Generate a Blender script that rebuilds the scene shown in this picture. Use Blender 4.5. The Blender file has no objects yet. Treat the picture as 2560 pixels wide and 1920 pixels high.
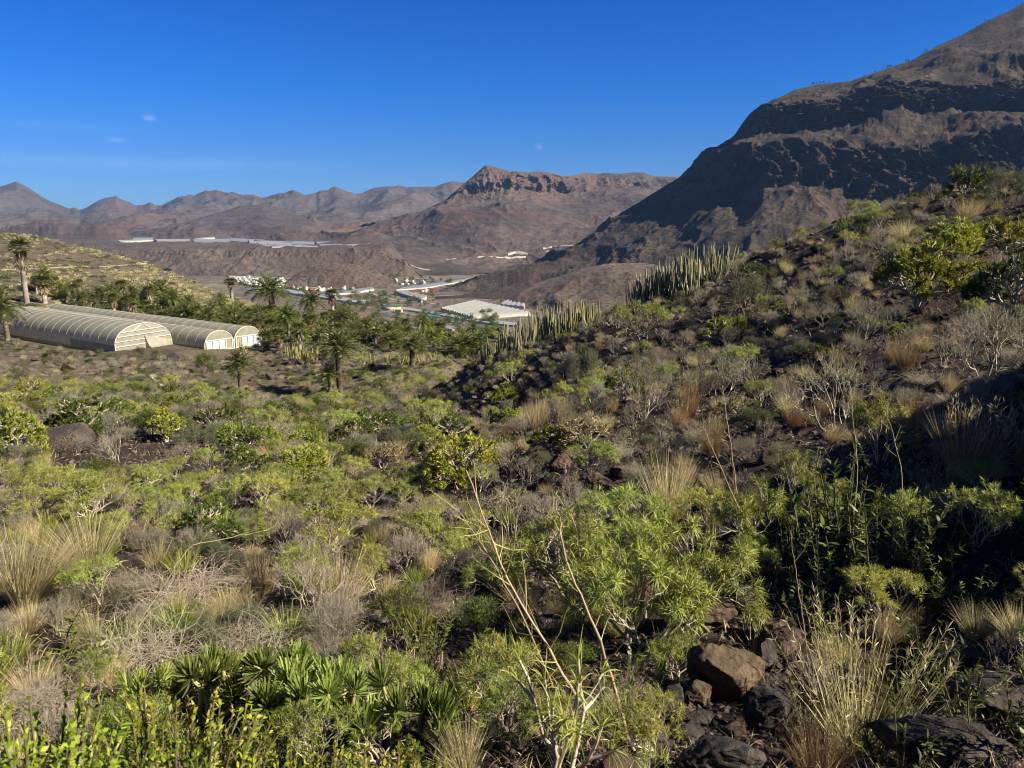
import bpy, math
import numpy as np
from mathutils import Vector, Matrix
C = bpy.context.scene.collection
W0, H0, F = 1024, 768, 769.0
P = math.radians(11.75)
CP, SP = math.cos(P), math.sin(P)

# ---------------------------------------------------------------- viewing geometry (eye at the origin, +Y forward)
def ye(y):
    yc = 384.0 - np.asarray(y, float)
    return (yc*CP - F*SP)/(F*CP + yc*SP)
def xs(x, y):
    yc = 384.0 - np.asarray(y, float)
    return (np.asarray(x, float) - 512.0)/(F*CP + yc*SP)
def pt(x, y, Y):
    return Vector((float(xs(x, y))*Y, Y, float(ye(y))*Y))
def proj(X, Y, Z):
    yc = Y*(-SP) * -1
    d = Y*CP - Z*SP
    u = Y*SP + Z*CP
    return 512 + F*X/d, 384 - F*u/d

# ---------------------------------------------------------------- noise
_r = np.random.RandomState(7)
_perm = np.concatenate([_r.permutation(256)]*3)
_g = _r.normal(size=(256, 3)); _g /= np.linalg.norm(_g, axis=1)[:, None]
def noise(x, y, z=0.0):
    x, y, z = np.broadcast_arrays(np.asarray(x, float), np.asarray(y, float), np.asarray(z, float))
    xi, yi, zi = np.floor(x).astype(int), np.floor(y).astype(int), np.floor(z).astype(int)
    xf, yf, zf = x-xi, y-yi, z-zi
    u, v, w = [t*t*t*(t*(t*6-15)+10) for t in (xf, yf, zf)]
    r = 0
    for dx in (0, 1):
        wx = u if dx else 1-u
        for dy in (0, 1):
            wy = v if dy else 1-v
            for dz in (0, 1):
                wz = w if dz else 1-w
                h = _perm[_perm[_perm[(xi+dx) & 255] + ((yi+dy) & 255)] + ((zi+dz) & 255)]
                g = _g[h]
                r = r + wx*wy*wz*(g[..., 0]*(xf-dx) + g[..., 1]*(yf-dy) + g[..., 2]*(zf-dz))
    return r
def fbm(x, y, z=0.0, o=4, g=.5):
    r, a, f = 0, 1.0, 1.0
    for i in range(o):
        r = r + a*noise(x*f, y*f, z*f + i*17.3); a *= g; f *= 2.03
    return r
def ridged(x, y, z=0.0, o=5, g=.5):
    r, a, f, w = 0, 1.0, 1.0, 1.0
    for i in range(o):
        n = 1 - np.abs(noise(x*f, y*f, z*f + i*9.1))*2.2
        n = np.clip(n, 0, 1)**2
        r = r + a*n*w; w = np.clip(n*1.6, 0, 1); a *= g; f *= 2.07
    return r

# ---------------------------------------------------------------- materials
def newmat(name):
    m = bpy.data.materials.new(name); m.use_nodes = True
    nt = m.node_tree; nt.nodes.clear()
    out = nt.nodes.new('ShaderNodeOutputMaterial')
    return m, nt, out
def N(nt, t, **kw):
    n = nt.nodes.new(t)
    for k, v in kw.items():
        if k.startswith('i_'): n.inputs[k[2:].replace('_', ' ')].default_value = v
        else: setattr(n, k, v)
    return n
def c4(c): return (c[0], c[1], c[2], 1)
def ramp(nt, fac, stops):
    r = N(nt, 'ShaderNodeValToRGB'); cr = r.color_ramp
    while len(cr.elements) < len(stops): cr.elements.new(.5)
    for e, (p, c) in zip(cr.elements, stops): e.position = p; e.color = c4(c)
    nt.links.new(fac, r.inputs[0]); return r.outputs[0]
def mixc(nt, fac, a, b, mode='MIX'):
    m = N(nt, 'ShaderNodeMix', data_type='RGBA', blend_type=mode)
    for sock, v in ((m.inputs[0], fac), (m.inputs[6], a), (m.inputs[7], b)):
        if hasattr(v, 'links'): nt.links.new(v, sock)
        elif isinstance(v, (int, float)): sock.default_value = v
        else: sock.default_value = c4(v)
    return m.outputs[2]
def nz(nt, vec, scale, detail=6, rough=.55, dist=0.0):
    n = N(nt, 'ShaderNodeTexNoise'); n.inputs['Scale'].default_value = scale
    n.inputs['Detail'].default_value = detail; n.inputs['Roughness'].default_value = rough
    n.inputs['Distortion'].default_value = dist
    nt.links.new(vec, n.inputs['Vector']); return n.outputs['Fac']
def rock_mat(name, cols, scale, bump=1.0, speck=None, speck_scale=1.0, speck_thr=.6, red=None, strata=None, stretch=(1, 1, 1), patches=None):
    """brown rock / soil: noise ramp, shrub specks, reddish patches, strata bands by height"""
    m, nt, out = newmat(name)
    geo = N(nt, 'ShaderNodeNewGeometry'); pos = geo.outputs['Position']
    mp = N(nt, 'ShaderNodeMapping'); mp.inputs['Scale'].default_value = stretch
    nt.links.new(pos, mp.inputs[0]); v = mp.outputs[0]
    f = nz(nt, v, scale, 8, .62)
    col = ramp(nt, f, [(.3, cols[0]), (.5, cols[1]), (.72, cols[2])])
    f2 = nz(nt, v, scale*9, 6, .65)
    col = mixc(nt, .75, col, ramp(nt, f2, [(.3, (.45, .45, .45)), (.5, (1, 1, 1)), (.75, (1.55, 1.5, 1.4))]), 'MULTIPLY')
    if red:
        f3 = nz(nt, v, scale*.45, 5, .5, .4)
        fr = ramp(nt, f3, [(.5, (0, 0, 0)), (.62, (1, 1, 1))])
        col = mixc(nt, fr, col, mixc(nt, .7, col, red))
    if patches:
        f4 = nz(nt, v, patches[1], 7, .6, .6)
        fr = ramp(nt, f4, [(patches[2], (0, 0, 0)), (patches[2]+.04, (1, 1, 1))])
        col = mixc(nt, fr, col, patches[0])
    if strata:
        sp = N(nt, 'ShaderNodeSeparateXYZ'); nt.links.new(pos, sp.inputs[0])
        wv = N(nt, 'ShaderNodeTexWave', wave_type='BANDS', bands_direction='Z')
        wv.inputs['Scale'].default_value = strata; wv.inputs['Distortion'].default_value = 6
        wv.inputs['Detail'].default_value = 4; wv.inputs['Detail Scale'].default_value = .25
        nt.links.new(pos, wv.inputs[0])
        col = mixc(nt, .16, col, ramp(nt, wv.outputs[1], [(.2, (.5, .5, .52)), (.8, (1.25, 1.2, 1.15))]), 'MULTIPLY')
    if speck:
        f5 = nz(nt, pos, speck_scale, 3, .7)
        fr = ramp(nt, f5, [(speck_thr, (0, 0, 0)), (speck_thr+.05, (1, 1, 1))])
        col = mixc(nt, fr, col, speck)
    b = N(nt, 'ShaderNodeBsdfPrincipled'); nt.links.new(col, b.inputs['Base Color'])
    b.inputs['Roughness'].default_value = .95; b.inputs['Specular IOR Level'].default_value = .15
    bm = N(nt, 'ShaderNodeBump'); bm.inputs['Strength'].default_value = 1.0
    bm.inputs['Distance'].default_value = bump
    nt.links.new(nz(nt, v, scale*14, 8, .7), bm.inputs['Height'])
    nt.links.new(bm.outputs[0], b.inputs['Normal']); nt.links.new(b.outputs[0], out.inputs[0])
    return m
def leaf_mat(name, c1, c2, c3, trans=.25, rough=.55, spec=.35):
    """per-leaf colour from the 'tint' attribute, per-plant colour from the object's random number"""
    m, nt, out = newmat(name)
    at = N(nt, 'ShaderNodeAttribute', attribute_name='tint')
    oi = N(nt, 'ShaderNodeObjectInfo')
    col = ramp(nt, at.outputs['Fac'], [(0, c1), (.55, c2), (1, c3)])
    hs = N(nt, 'ShaderNodeHueSaturation'); nt.links.new(col, hs.inputs['Color'])
    mr = N(nt, 'ShaderNodeMapRange'); mr.inputs[3].default_value = .475; mr.inputs[4].default_value = .52
    nt.links.new(oi.outputs['Random'], mr.inputs[0]); nt.links.new(mr.outputs[0], hs.inputs['Hue'])
    mv = N(nt, 'ShaderNodeMath', operation='MULTIPLY_ADD'); mv.inputs[1].default_value = 7.13; mv.inputs[2].default_value = 0
    fr = N(nt, 'ShaderNodeMath', operation='FRACT'); nt.links.new(oi.outputs['Random'], mv.inputs[0]); nt.links.new(mv.outputs[0], fr.inputs[0])
    m2 = N(nt, 'ShaderNodeMapRange'); m2.inputs[3].default_value = .7; m2.inputs[4].default_value = 1.2
    nt.links.new(fr.outputs[0], m2.inputs[0]); nt.links.new(m2.outputs[0], hs.inputs['Value'])
    b = N(nt, 'ShaderNodeBsdfPrincipled'); nt.links.new(hs.outputs[0], b.inputs['Base Color'])
    b.inputs['Roughness'].default_value = rough; b.inputs['Specular IOR Level'].default_value = spec
    if trans:
        t = N(nt, 'ShaderNodeBsdfTranslucent'); nt.links.new(hs.outputs[0], t.inputs[0])
        mx = N(nt, 'ShaderNodeMixShader'); mx.inputs[0].default_value = trans
        nt.links.new(b.outputs[0], mx.inputs[1]); nt.links.new(t.outputs[0], mx.inputs[2]); nt.links.new(mx.outputs[0], out.inputs[0])
    else: nt.links.new(b.outputs[0], out.inputs[0])
    return m
def plain(name, c, rough=.7, var=.25, scale=1.5, spec=.3, dirt=None, obj=False):
    """painted / plastic / plaster surface with blotches"""
    m, nt, out = newmat(name)
    geo = N(nt, 'ShaderNodeNewGeometry')
    f = nz(nt, geo.outputs['Position'], scale, 6, .6)
    d = dirt or tuple(v*(1-var) for v in c)
    col = ramp(nt, f, [(.3, d), (.55, c), (.8, tuple(min(1, v*(1+var*.4)) for v in c))])
    b = N(nt, 'ShaderNodeBsdfPrincipled'); nt.links.new(col, b.inputs['Base Color'])
    b.inputs['Roughness'].default_value = rough; b.inputs['Specular IOR Level'].default_value = spec
    nt.links.new(b.outputs[0], out.inputs[0]); return m

# ---------------------------------------------------------------- mesh building
class MB:
    def __init__(s): s.v = []; s.q = []; s.t = []; s.n = 0; s.tint = []; s.mq = []; s.mt = []
    def add(s, v, quads=None, tris=None, tint=.5, mat=0):
        v = np.asarray(v, float).reshape(-1, 3)
        s.v.append(v)
        s.tint.append(np.broadcast_to(np.asarray(tint, float), (len(v),)).copy())
        if quads is not None and len(quads):
            q = np.asarray(quads, int).reshape(-1, 4) + s.n; s.q.append(q); s.mq.append(np.full(len(q), mat))
        if tris is not None and len(tris):
            t = np.asarray(tris, int).reshape(-1, 3) + s.n; s.t.append(t); s.mt.append(np.full(len(t), mat))
        s.n += len(v); return s
    def merge(s, o, M=None, mat=None):
        if not o.v: return s
        v = np.concatenate(o.v)
        if M is not None:
            M = np.asarray(M); v = v @ M[:3, :3].T + M[:3, 3]
        n0 = s.n
        s.v.append(v); s.tint.append(np.concatenate(o.tint)); s.n += len(v)
        for a, ma in zip(o.q, o.mq): s.q.append(a+n0); s.mq.append(ma if mat is None else np.full(len(a), mat))
        for a, ma in zip(o.t, o.mt): s.t.append(a+n0); s.mt.append(ma if mat is None else np.full(len(a), mat))
        return s
    def mesh(s, name, mats, smooth=False):
        me = bpy.data.meshes.new(name)
        v = np.concatenate(s.v)
        q = np.concatenate(s.q) if s.q else np.zeros((0, 4), int)
        t = np.concatenate(s.t) if s.t else np.zeros((0, 3), int)
        me.vertices.add(len(v)); me.vertices.foreach_set('co', v.astype(np.float32).ravel())
        me.loops.add(q.size + t.size)
        me.loops.foreach_set('vertex_index', np.concatenate([q.ravel(), t.ravel()]).astype(np.int32))
        me.polygons.add(len(q)+len(t))
        ls = np.concatenate([np.arange(len(q))*4, q.size + np.arange(len(t))*3]).astype(np.int32)
        me.polygons.foreach_set('loop_start', ls)
        if not isinstance(mats, (list, tuple)): mats = [mats]
        for m in mats: me.materials.append(m)
        mi = np.concatenate([np.concatenate(s.mq) if s.mq else np.zeros(0), np.concatenate(s.mt) if s.mt else np.zeros(0)]).astype(np.int32)
        me.polygons.foreach_set('material_index', mi)
        a = me.attributes.new('tint', 'FLOAT', 'POINT'); a.data.foreach_set('value', np.concatenate(s.tint).astype(np.float32))
        me.update(calc_edges=True)
        if smooth: me.polygons.foreach_set('use_smooth', np.ones(len(me.polygons), bool))
        return me
def grid_faces(nr, nc):
    i = np.arange(nr-1)[:, None]*nc + np.arange(nc-1)[None, :]
    return np.stack([i, i+1, i+nc+1, i+nc], -1).reshape(-1, 4)
def box(mb, c, s, rz=0, mat=0, tint=.5, taper=1.0):
    x, y, z = [q/2 for q in s]
    v = np.array([[-x, -y, -z], [x, -y, -z], [x, y, -z], [-x, y, -z], [-x*taper, -y*taper, z], [x*taper, -y*taper, z], [x*taper, y*taper, z], [-x*taper, y*taper, z]])
    cz, sz = math.cos(rz), math.sin(rz)
    R = np.array([[cz, -sz, 0], [sz, cz, 0], [0, 0, 1]])
    mb.add(v @ R.T + np.array(c), [[0, 3, 2, 1], [4, 5, 6, 7], [0, 1, 5, 4], [1, 2, 6, 5], [2, 3, 7, 6], [3, 0, 4, 7]], mat=mat, tint=tint); return mb
def norm(a): return a/np.maximum(np.linalg.norm(a, axis=-1, keepdims=True), 1e-9)
def frame(d):
    up = np.where(np.abs(d[:, 2:3]) > .95, np.array([[1., 0, 0]]), np.array([[0, 0, 1.]]))
    a = norm(np.cross(d, up)); return a, np.cross(a, d)
def tubes(mb, p0, p1, r0, r1, sides=4, tint=.5, mat=0):
    p0, p1 = np.atleast_2d(p0), np.atleast_2d(p1); n = len(p0)
    r0 = np.broadcast_to(r0, (n,)); r1 = np.broadcast_to(r1, (n,))
    a, b = frame(norm(p1-p0))
    th = np.arange(sides)/sides*2*np.pi
    ring = a[:, None, :]*np.cos(th)[None, :, None] + b[:, None, :]*np.sin(th)[None, :, None]
    v = np.concatenate([p0[:, None]+ring*r0[:, None, None], p1[:, None]+ring*r1[:, None, None]], 1)
    k = np.arange(sides); f = np.stack([k, (k+1) % sides, (k+1) % sides+sides, k+sides], -1)
    fq = (np.arange(n)[:, None, None]*2*sides + f[None]).reshape(-1, 4)
    tn = np.repeat(np.broadcast_to(tint, (n,)), 2*sides)
    mb.add(v.reshape(-1, 3), fq, tint=tn, mat=mat); return mb
def polytube(mb, pts, r, sides=5, tint=.5, mat=0):
    pts = np.asarray(pts, float); r = np.broadcast_to(r, (len(pts),))
    return tubes(mb, pts[:-1], pts[1:], r[:-1], r[1:], sides, tint, mat)

# ---------------------------------------------------------------- objects
def tag(o, label, cat, group=None, kind=None):
    if label: o['label'] = label
    if cat: o['category'] = cat
    if group: o['group'] = group
    if kind: o['kind'] = kind
    return o
def obj(name, me, parent=None, loc=None):
    o = bpy.data.objects.new(name, me); C.objects.link(o)
    if parent: o.parent = parent
    if loc is not None: o.location = loc
    return o
def struct(name, me):
    o = obj(name, me); o['kind'] = 'structure'; return o

# ---------------------------------------------------------------- terrain sheets spun between contour lines at their own distances
SHEETS, SHEET_T = {}, {}
def sheet(name, rows, s0, s1, ns, nts, mat, rough, back=True, gul=(60, 1.0), seed=0, sky_keep=True, cliffs=(), hook=None, crange=(-9, 9), famp=.22, fine=2.0):
    s = np.linspace(s0, s1, ns)
    E, D = [], []
    for r in rows:
        a = np.array(r, float); rs = xs(a[:, 0], a[:, 1]); o = np.argsort(rs)
        E.append(np.interp(s, rs[o], ye(a[:, 1])[o])); D.append(np.interp(s, rs[o], a[:, 2][o]))
    nr = len(rows)
    if back:
        E.append(E[-1] - .03 - .02*(np.abs(E[-1]))); D.append(D[-1]*1.12)
        nts = list(nts) + [8]
    Z, Y, T, K = [], [], [], []
    for k in range(len(E)-1):
        n = nts[k]
        for j in range(n + (1 if k == len(E)-2 else 0)):
            t = j/n
            Yk = D[k]**(1-t) * np.maximum(D[k+1], 1)**t
            zk = E[k]*D[k]*(1-t) + E[k+1]*D[k+1]*t
            Z.append(zk); Y.append(Yk); T.append(np.full(ns, k+t))
    Z, Y, T = np.array(Z), np.array(Y), np.array(T)
    last = nr-1
    X = s[None, :]*Y
    win = np.clip(T/.6, 0, 1)*np.where(T <= last, np.clip((last-T)/.7, 0, 1)**.7 if sky_keep else 1, .35)
    L = gul[0]
    wx = fbm(X/L*.7, Y/L*.7, seed+3.3, 3)*L*.5
    g = ridged((X+wx)/L, (Y)/L*.6, seed+.5, 6) - .9
    Z = Z + rough*gul[1]*g*win + rough*famp*fbm(X/L*3, Y/L*3, seed, 5)*np.clip(win+.15, 0, 1)
    fm = np.clip(win+.1, 0, 1)
    if cliffs: fm = fm*np.clip(.3 + sum(np.clip((T-c_[0]+.2)/.3, 0, 1)*np.clip((c_[1]+.2-T)/.3, 0, 1) for c_ in cliffs), 0, 1.2)
    Z = Z + fine*fbm(X/(L*.11), Y/(L*.11), seed+6, 4, .6)*fm
    Yo = Y.copy()
    for (ka, kb, amp, w) in cliffs:    # rock walls: columns and buttresses pushed out and in
        cw = np.clip((T-ka)/.25, 0, 1)*np.clip((kb-T)/.25, 0, 1)*np.clip((s[None, :]-crange[0])/.04, 0, 1)*np.clip((crange[1]-s[None, :])/.04, 0, 1)
        u = X/w
        fl = ridged(u + .5*fbm(u*1.3, T*1.2, seed, 3), T*.45, seed+7, 5, .62)*.75 + fbm(u*.3, T*.6, seed+2, 3)*1.5 + .25*ridged(u*2.6 + .3*fbm(u, T*2, 5), T*.9, seed+5, 4, .6) + .3*fbm(u*2.2, T*5, seed+5, 4, .6) - .2
        Yo = Yo - amp*(fl-.6)*cw
        Z = Z + amp*.16*fbm(u*2.5, T*5, seed+4, 4)*cw
    Xo = s[None, :]*Y + (Y-Yo)*.25
    if hook: Xo, Yo, Z = hook(Xo, Yo, Z, T)
    SHEETS[name] = (Xo, Yo, Z); SHEET_T[name] = T
    mb = MB(); mb.add(np.stack([Xo, Yo, Z], -1).reshape(-1, 3), grid_faces(*Z.shape))
    return struct(name, mb.mesh(name, mat, True))
# ================================================================ light, sky, camera
SUN_AZ = math.radians(110); SUN_EL = math.radians(34.5)
sd = Vector((math.sin(SUN_AZ)*math.cos(SUN_EL), math.cos(SUN_AZ)*math.cos(SUN_EL), math.sin(SUN_EL)))
L = bpy.data.lights.new('sun', 'SUN'); L.energy = 5.0; L.angle = math.radians(.53); L.color = (1, .91, .76)
lo = bpy.data.objects.new('sun', L); C.objects.link(lo)
lo.rotation_euler = sd.to_track_quat('Z', 'Y').to_euler()
w = bpy.data.worlds.new('World'); bpy.context.scene.world = w; w.use_nodes = True
nt = w.node_tree; nt.nodes.clear()
out = nt.nodes.new('ShaderNodeOutputWorld'); bg = nt.nodes.new('ShaderNodeBackground')
sky = nt.nodes.new('ShaderNodeTexSky'); sky.sky_type = 'NISHITA'; sky.sun_disc = False
sky.sun_elevation = SUN_EL; sky.sun_rotation = SUN_AZ; sky.air_density = 1.0; sky.dust_density = .25; sky.ozone_density = 3.0; sky.altitude = 400
hs = nt.nodes.new('ShaderNodeHueSaturation'); hs.inputs['Saturation'].default_value = 1.0
nt.links.new(sky.outputs[0], hs.inputs['Color'])
# a few thin wisps of high cloud low over the mountains
tc = nt.nodes.new('ShaderNodeTexCoord'); D = tc.outputs['Generated']
def wisp(x, y, ang, lx, ly, prev, st):
    v = pt(x, y, 1.0).normalized()
    mp = nt.nodes.new('ShaderNodeMapping'); mp.vector_type = 'POINT'
    mp.inputs['Location'].default_value = (-v.x, -v.y, -v.z)
    nt.links.new(D, mp.inputs[0])
    m2 = nt.nodes.new('ShaderNodeMapping'); m2.inputs['Rotation'].default_value = (0, math.radians(ang), 0); m2.inputs['Scale'].default_value = (1/lx, .3/lx, 1/ly)
    nt.links.new(mp.outputs[0], m2.inputs[0])
    ns = nz(nt, D, 60, 5, .6)
    ln = nt.nodes.new('ShaderNodeVectorMath'); ln.operation = 'LENGTH'; nt.links.new(m2.outputs[0], ln.inputs[0])
    mr = nt.nodes.new('ShaderNodeMapRange'); mr.interpolation_type = 'SMOOTHSTEP'; mr.inputs[1].default_value = 1; mr.inputs[2].default_value = 0; mr.inputs[4].default_value = st
    nt.links.new(ln.outputs['Value'], mr.inputs[0])
    ml = nt.nodes.new('ShaderNodeMath'); ml.operation = 'MULTIPLY'; nt.links.new(mr.outputs[0], ml.inputs[0]); nt.links.new(ns, ml.inputs[1])
    return mixc(nt, ml.outputs[0], prev, (3.6, 4.6, 6.0))
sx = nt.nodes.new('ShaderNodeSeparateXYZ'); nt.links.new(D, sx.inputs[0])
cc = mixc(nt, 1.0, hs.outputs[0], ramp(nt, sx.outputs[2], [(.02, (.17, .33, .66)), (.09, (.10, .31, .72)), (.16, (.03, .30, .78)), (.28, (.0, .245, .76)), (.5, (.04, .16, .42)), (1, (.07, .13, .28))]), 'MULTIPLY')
for a in ((149, 118, 10, .010, .006, .55), (116, 140, -35, .016, .005, .4), (539, 147, 0, .008, .006, .35), (60, 162, 0, .35, .012, .16), (200, 163, 2, .22, .010, .14), (40, 125, 0, .16, .010, .08)):
    cc = wisp(a[0], a[1], a[2], a[3], a[4], cc, a[5])
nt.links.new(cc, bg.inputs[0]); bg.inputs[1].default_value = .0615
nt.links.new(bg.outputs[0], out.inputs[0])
cam = bpy.data.cameras.new('camera'); co = bpy.data.objects.new('camera', cam); C.objects.link(co)
cam.sensor_width = 36; cam.lens = F/1024*36; cam.clip_end = 40000; cam.clip_start = .05
co.rotation_euler = (math.pi/2 - P, 0, 0)
cam.dof.use_dof = True; cam.dof.focus_distance = 12; cam.dof.aperture_fstop = 5.6
sc = bpy.context.scene; sc.camera = co
sc.view_settings.view_transform = 'Standard'; sc.view_settings.look = 'None'; sc.view_settings.exposure = 1.38
sc.cycles.max_bounces = 6; sc.cycles.transparent_max_bounces = 8; sc.cycles.volume_bounces = 0; sc.cycles.use_denoising = True
sc.cycles.diffuse_bounces = 3; sc.cycles.filter_width = 1.05

# ================================================================ materials of the land
M_near = rock_mat('dark_lava_soil', ((.018, .014, .012), (.038, .029, .024), (.082, .062, .048)), .5, .12, red=(.048, .031, .023))
M_hill = rock_mat('shrubby_hill_soil', ((.06, .046, .034), (.10, .078, .055), (.15, .12, .08)), .03, .4, speck=(.045, .055, .018), speck_scale=.35, speck_thr=.56)
M_valley = rock_mat('valley_soil', ((.075, .063, .05), (.125, .105, .083), (.20, .165, .13)), .012, .8, red=(.105, .072, .052), speck=(.04, .046, .024), speck_scale=.05, speck_thr=.57, patches=((.2, .17, .12), .013, .66))
M_right = rock_mat('dark_brown_rock', ((.026, .020, .016), (.050, .038, .030), (.092, .070, .054)), .011, 4, red=(.062, .038, .03), speck=(.026, .028, .018), speck_scale=.09, speck_thr=.56, patches=((.12, .12, .09), .006, .72))
M_spur = rock_mat('brown_scree_hill', ((.055, .043, .034), (.092, .070, .054), (.14, .108, .082)), .012, 1.2, red=(.085, .050, .037), speck=(.034, .036, .021), speck_scale=.11, speck_thr=.54)
M_mesa = rock_mat('red_brown_rock', ((.042, .033, .030), (.066, .049, .043), (.10, .076, .063)), .003, 6, red=(.092, .050, .038), speck=(.05, .05, .032), speck_scale=.03, speck_thr=.6, strata=.02, patches=((.16, .125, .095), .004, .7))
M_plat = rock_mat('plateau_brown_rock', ((.048, .038, .032), (.072, .055, .045), (.105, .082, .065)), .006, 3, red=(.082, .056, .042), speck=(.045, .045, .032), speck_scale=.06, speck_thr=.6)
M_far = rock_mat('far_purple_rock', ((.040, .033, .033), (.062, .050, .047), (.09, .073, .064)), .002, 10, red=(.085, .052, .043), strata=.016, patches=((.13, .105, .085), .003, .72))

# ================================================================ near ground and the left hill: one height field in (X/Y, log Y)
CPT = []
def cpx(x, y, Y): CPT.append((float(xs(x, y)), math.log(Y), float(ye(y))))
def cpz(s, z, Y): CPT.append((s, math.log(Y), z/Y))
for s in (-1.2, -.6, 0, .6, 1.2):
    cpz(s, -1.62, .8); cpz(s, -1.75 + .1*s, 1.4); cpz(s, -2.15+.15*s, 2.3)
for x in (-300, 0, 150, 300, 450):
    cpx(x, 768, 3.4); cpx(x, 660, 5.6); cpx(x, 560, 9.5); cpx(x, 480, 17)
for x in (-300, 0, 100, 200): cpx(x, 432, 28); cpx(x, 414, 37); cpx(x, 399, 52); cpx(x, 385, 80)
for x in (280, 340): cpx(x, 440, 32); cpx(x, 420, 50); cpx(x, 405, 78); cpx(x, 396, 98)
for x in (-300, 0, 100, 200): cpx(x, 368, 106); cpz(float(xs(x, 350)), -20.4, 120); cpz(float(xs(x, 350)), -20.4, 150)
cpz(float(xs(262, 350)), -21.2, 124); cpx(290, 362, 118); cpx(290, 345, 135)
for x in (340, 400, 450): cpx(x, 346, 138)
for x in (340, 400, 440): cpx(x, 365, 112)
cpx(400, 432, 34); cpx(400, 405, 60); cpx(400, 385, 88)
cpx(440, 440, 26); cpx(440, 410, 44); cpx(450, 385, 75)
# left hill
for x, yr, Yr in ((-350, 205, 400), (-120, 224, 390), (0, 232, 380), (50, 239, 375), (100, 251, 370), (150, 265, 355), (200, 285, 340), (245, 302, 320), (300, 322, 290)):
    cpx(x, yr, Yr); s = float(xs(x, yr)); cpz(s, float(ye(yr))*Yr - 16, Yr*1.3); cpz(s, float(ye(yr))*Yr-60, Yr*1.75)
for x, y, Y in ((-120, 262, 260), (-120, 292, 180), (0, 265, 265), (0, 292, 182), (100, 277, 265), (100, 302, 188), (200, 299, 260), (200, 315, 205), (250, 313, 250), (290, 335, 195)):
    cpx(x, y, Y)
for x, y, Y in ((350, 334, 180), (350, 324, 235), (350, 319, 280), (400, 341, 160), (400, 335, 215), (450, 347, 142), (450, 341, 185), (490, 353, 125), (490, 347, 160)):
    cpx(x, y, Y)
for s in (-.25, -.15, -.05, .05): cpz(s, -72 if s < -.2 else -88, 420); cpz(s, -128, 600)
for s in (-.2, -.12): cpz(s, -48, 330)
for s in (-.05, 0): cpz(s, -52, 290)
# right slope
for x, y, Y in ((478, 368, 50), (500, 357, 48), (560, 340, 46), (620, 316, 43), (660, 301, 42), (700, 289, 42), (750, 264, 45), (850, 223, 45), (950, 203, 41), (1024, 186, 38), (1150, 150, 34), (1350, 90, 28)):
    cpx(x, y, Y); s = float(xs(x, y)); z = float(ye(y))*Y; cpz(s, z-4.5-2*max(s, 0), Y*1.35); cpz(s, -26, Y*2.4)
for s in (.1, .25, .45, .7, 1.1): cpz(s, -50, 200); cpz(s, -85, 330); cpz(s, -112, 600)
for x, y, Y in ((520, 420, 30), (520, 455, 17), (560, 480, 13), (600, 400, 22), (640, 440, 15), (700, 480, 11), (730, 345, 27), (850, 300, 24), (917, 308, 18.5), (1000, 262, 26), (1100, 240, 24),
                (800, 400, 15), (900, 350, 16), (1000, 400, 10.5), (900, 480, 8.6), (1010, 560, 5.9), (760, 600, 6.6), (640, 560, 8.2), (880, 640, 5.3), (1100, 470, 7.2), (1200, 330, 13), (560, 660, 5.6), (700, 690, 5.0), (860, 740, 4.1), (1010, 700, 4.0)):
    cpx(x, y, Y)
for X, Y, z in ((6.2, 4.5, -.9), (8, 6, .4), (7, 2.5, -.1), (13, 9, 1.3), (17, 13, 2.0)): cpz(X/Y, z, Y)  # slope beyond the right edge, unseen, steepened to throw shadow on the near corner
CPA = np.array(CPT)
SC = np.array([1.0, .45])
def tps_phi(r2): return np.where(r2 > 1e-12, .5*r2*np.log(np.maximum(r2, 1e-12)), 0)
A_ = CPA[:, :2]*SC
K_ = tps_phi(((A_[:, None]-A_[None])**2).sum(-1)) + np.eye(len(A_))*2e-4
Pm = np.c_[np.ones(len(A_)), A_]
Mx = np.block([[K_, Pm], [Pm.T, np.zeros((3, 3))]])
sol = np.linalg.solve(Mx, np.r_[CPA[:, 2], 0, 0, 0])
def e_ground(s, lY):
    q = np.stack([np.ravel(s)*SC[0], np.ravel(lY)*SC[1]], -1); o = np.zeros(len(q))
    for i in range(0, len(q), 20000):
        qq = q[i:i+20000]
        o[i:i+20000] = tps_phi(((qq[:, None]-A_[None])**2).sum(-1)) @ sol[:-3] + sol[-3] + qq @ sol[-2:]
    return o.reshape(np.shape(s))
GS = np.linspace(-1.35, 1.45, 760); GL = np.linspace(math.log(.7), math.log(600), 640)
gs, gl = np.meshgrid(GS, GL)
gY = np.exp(gl); gX = gs*gY
gZ = e_ground(gs, gl)*gY
near = np.clip((gY-2)/6, 0, 1)
terr = np.exp(-(((gX+75)/30)**2 + ((gY-136)/13)**2)**2)       # the levelled greenhouse terrace stays flat
amp = (1-terr)
gZ = gZ + amp*near*(.55*fbm(gX/7, gY/7, 1, 3) + .3*np.clip(gY/60, 0, 3)*fbm(gX/22, gY/22, 5, 3))
gZ = gZ + amp*(.14*fbm(gX/1.3, gY/1.3, 2, 4)*np.clip(gY/4, .3, 1) + .05*ridged(gX/.45, gY/.45, 3, 3)*np.clip(20/gY, 0, 1))
EG = gZ/gY
def Hz(X, Y):
    X = np.asarray(X, float); Y = np.asarray(Y, float)
    fs = np.clip((X/Y-GS[0])/(GS[1]-GS[0]), 0, len(GS)-1.001); fl = np.clip((np.log(Y)-GL[0])/(GL[1]-GL[0]), 0, len(GL)-1.001)
    i, j = fl.astype(int), fs.astype(int); a, b = fl-i, fs-j
    return ((1-a)*(1-b)*gZ[i, j] + (1-a)*b*gZ[i, j+1] + a*(1-b)*gZ[i+1, j] + a*b*gZ[i+1, j+1])
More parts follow.
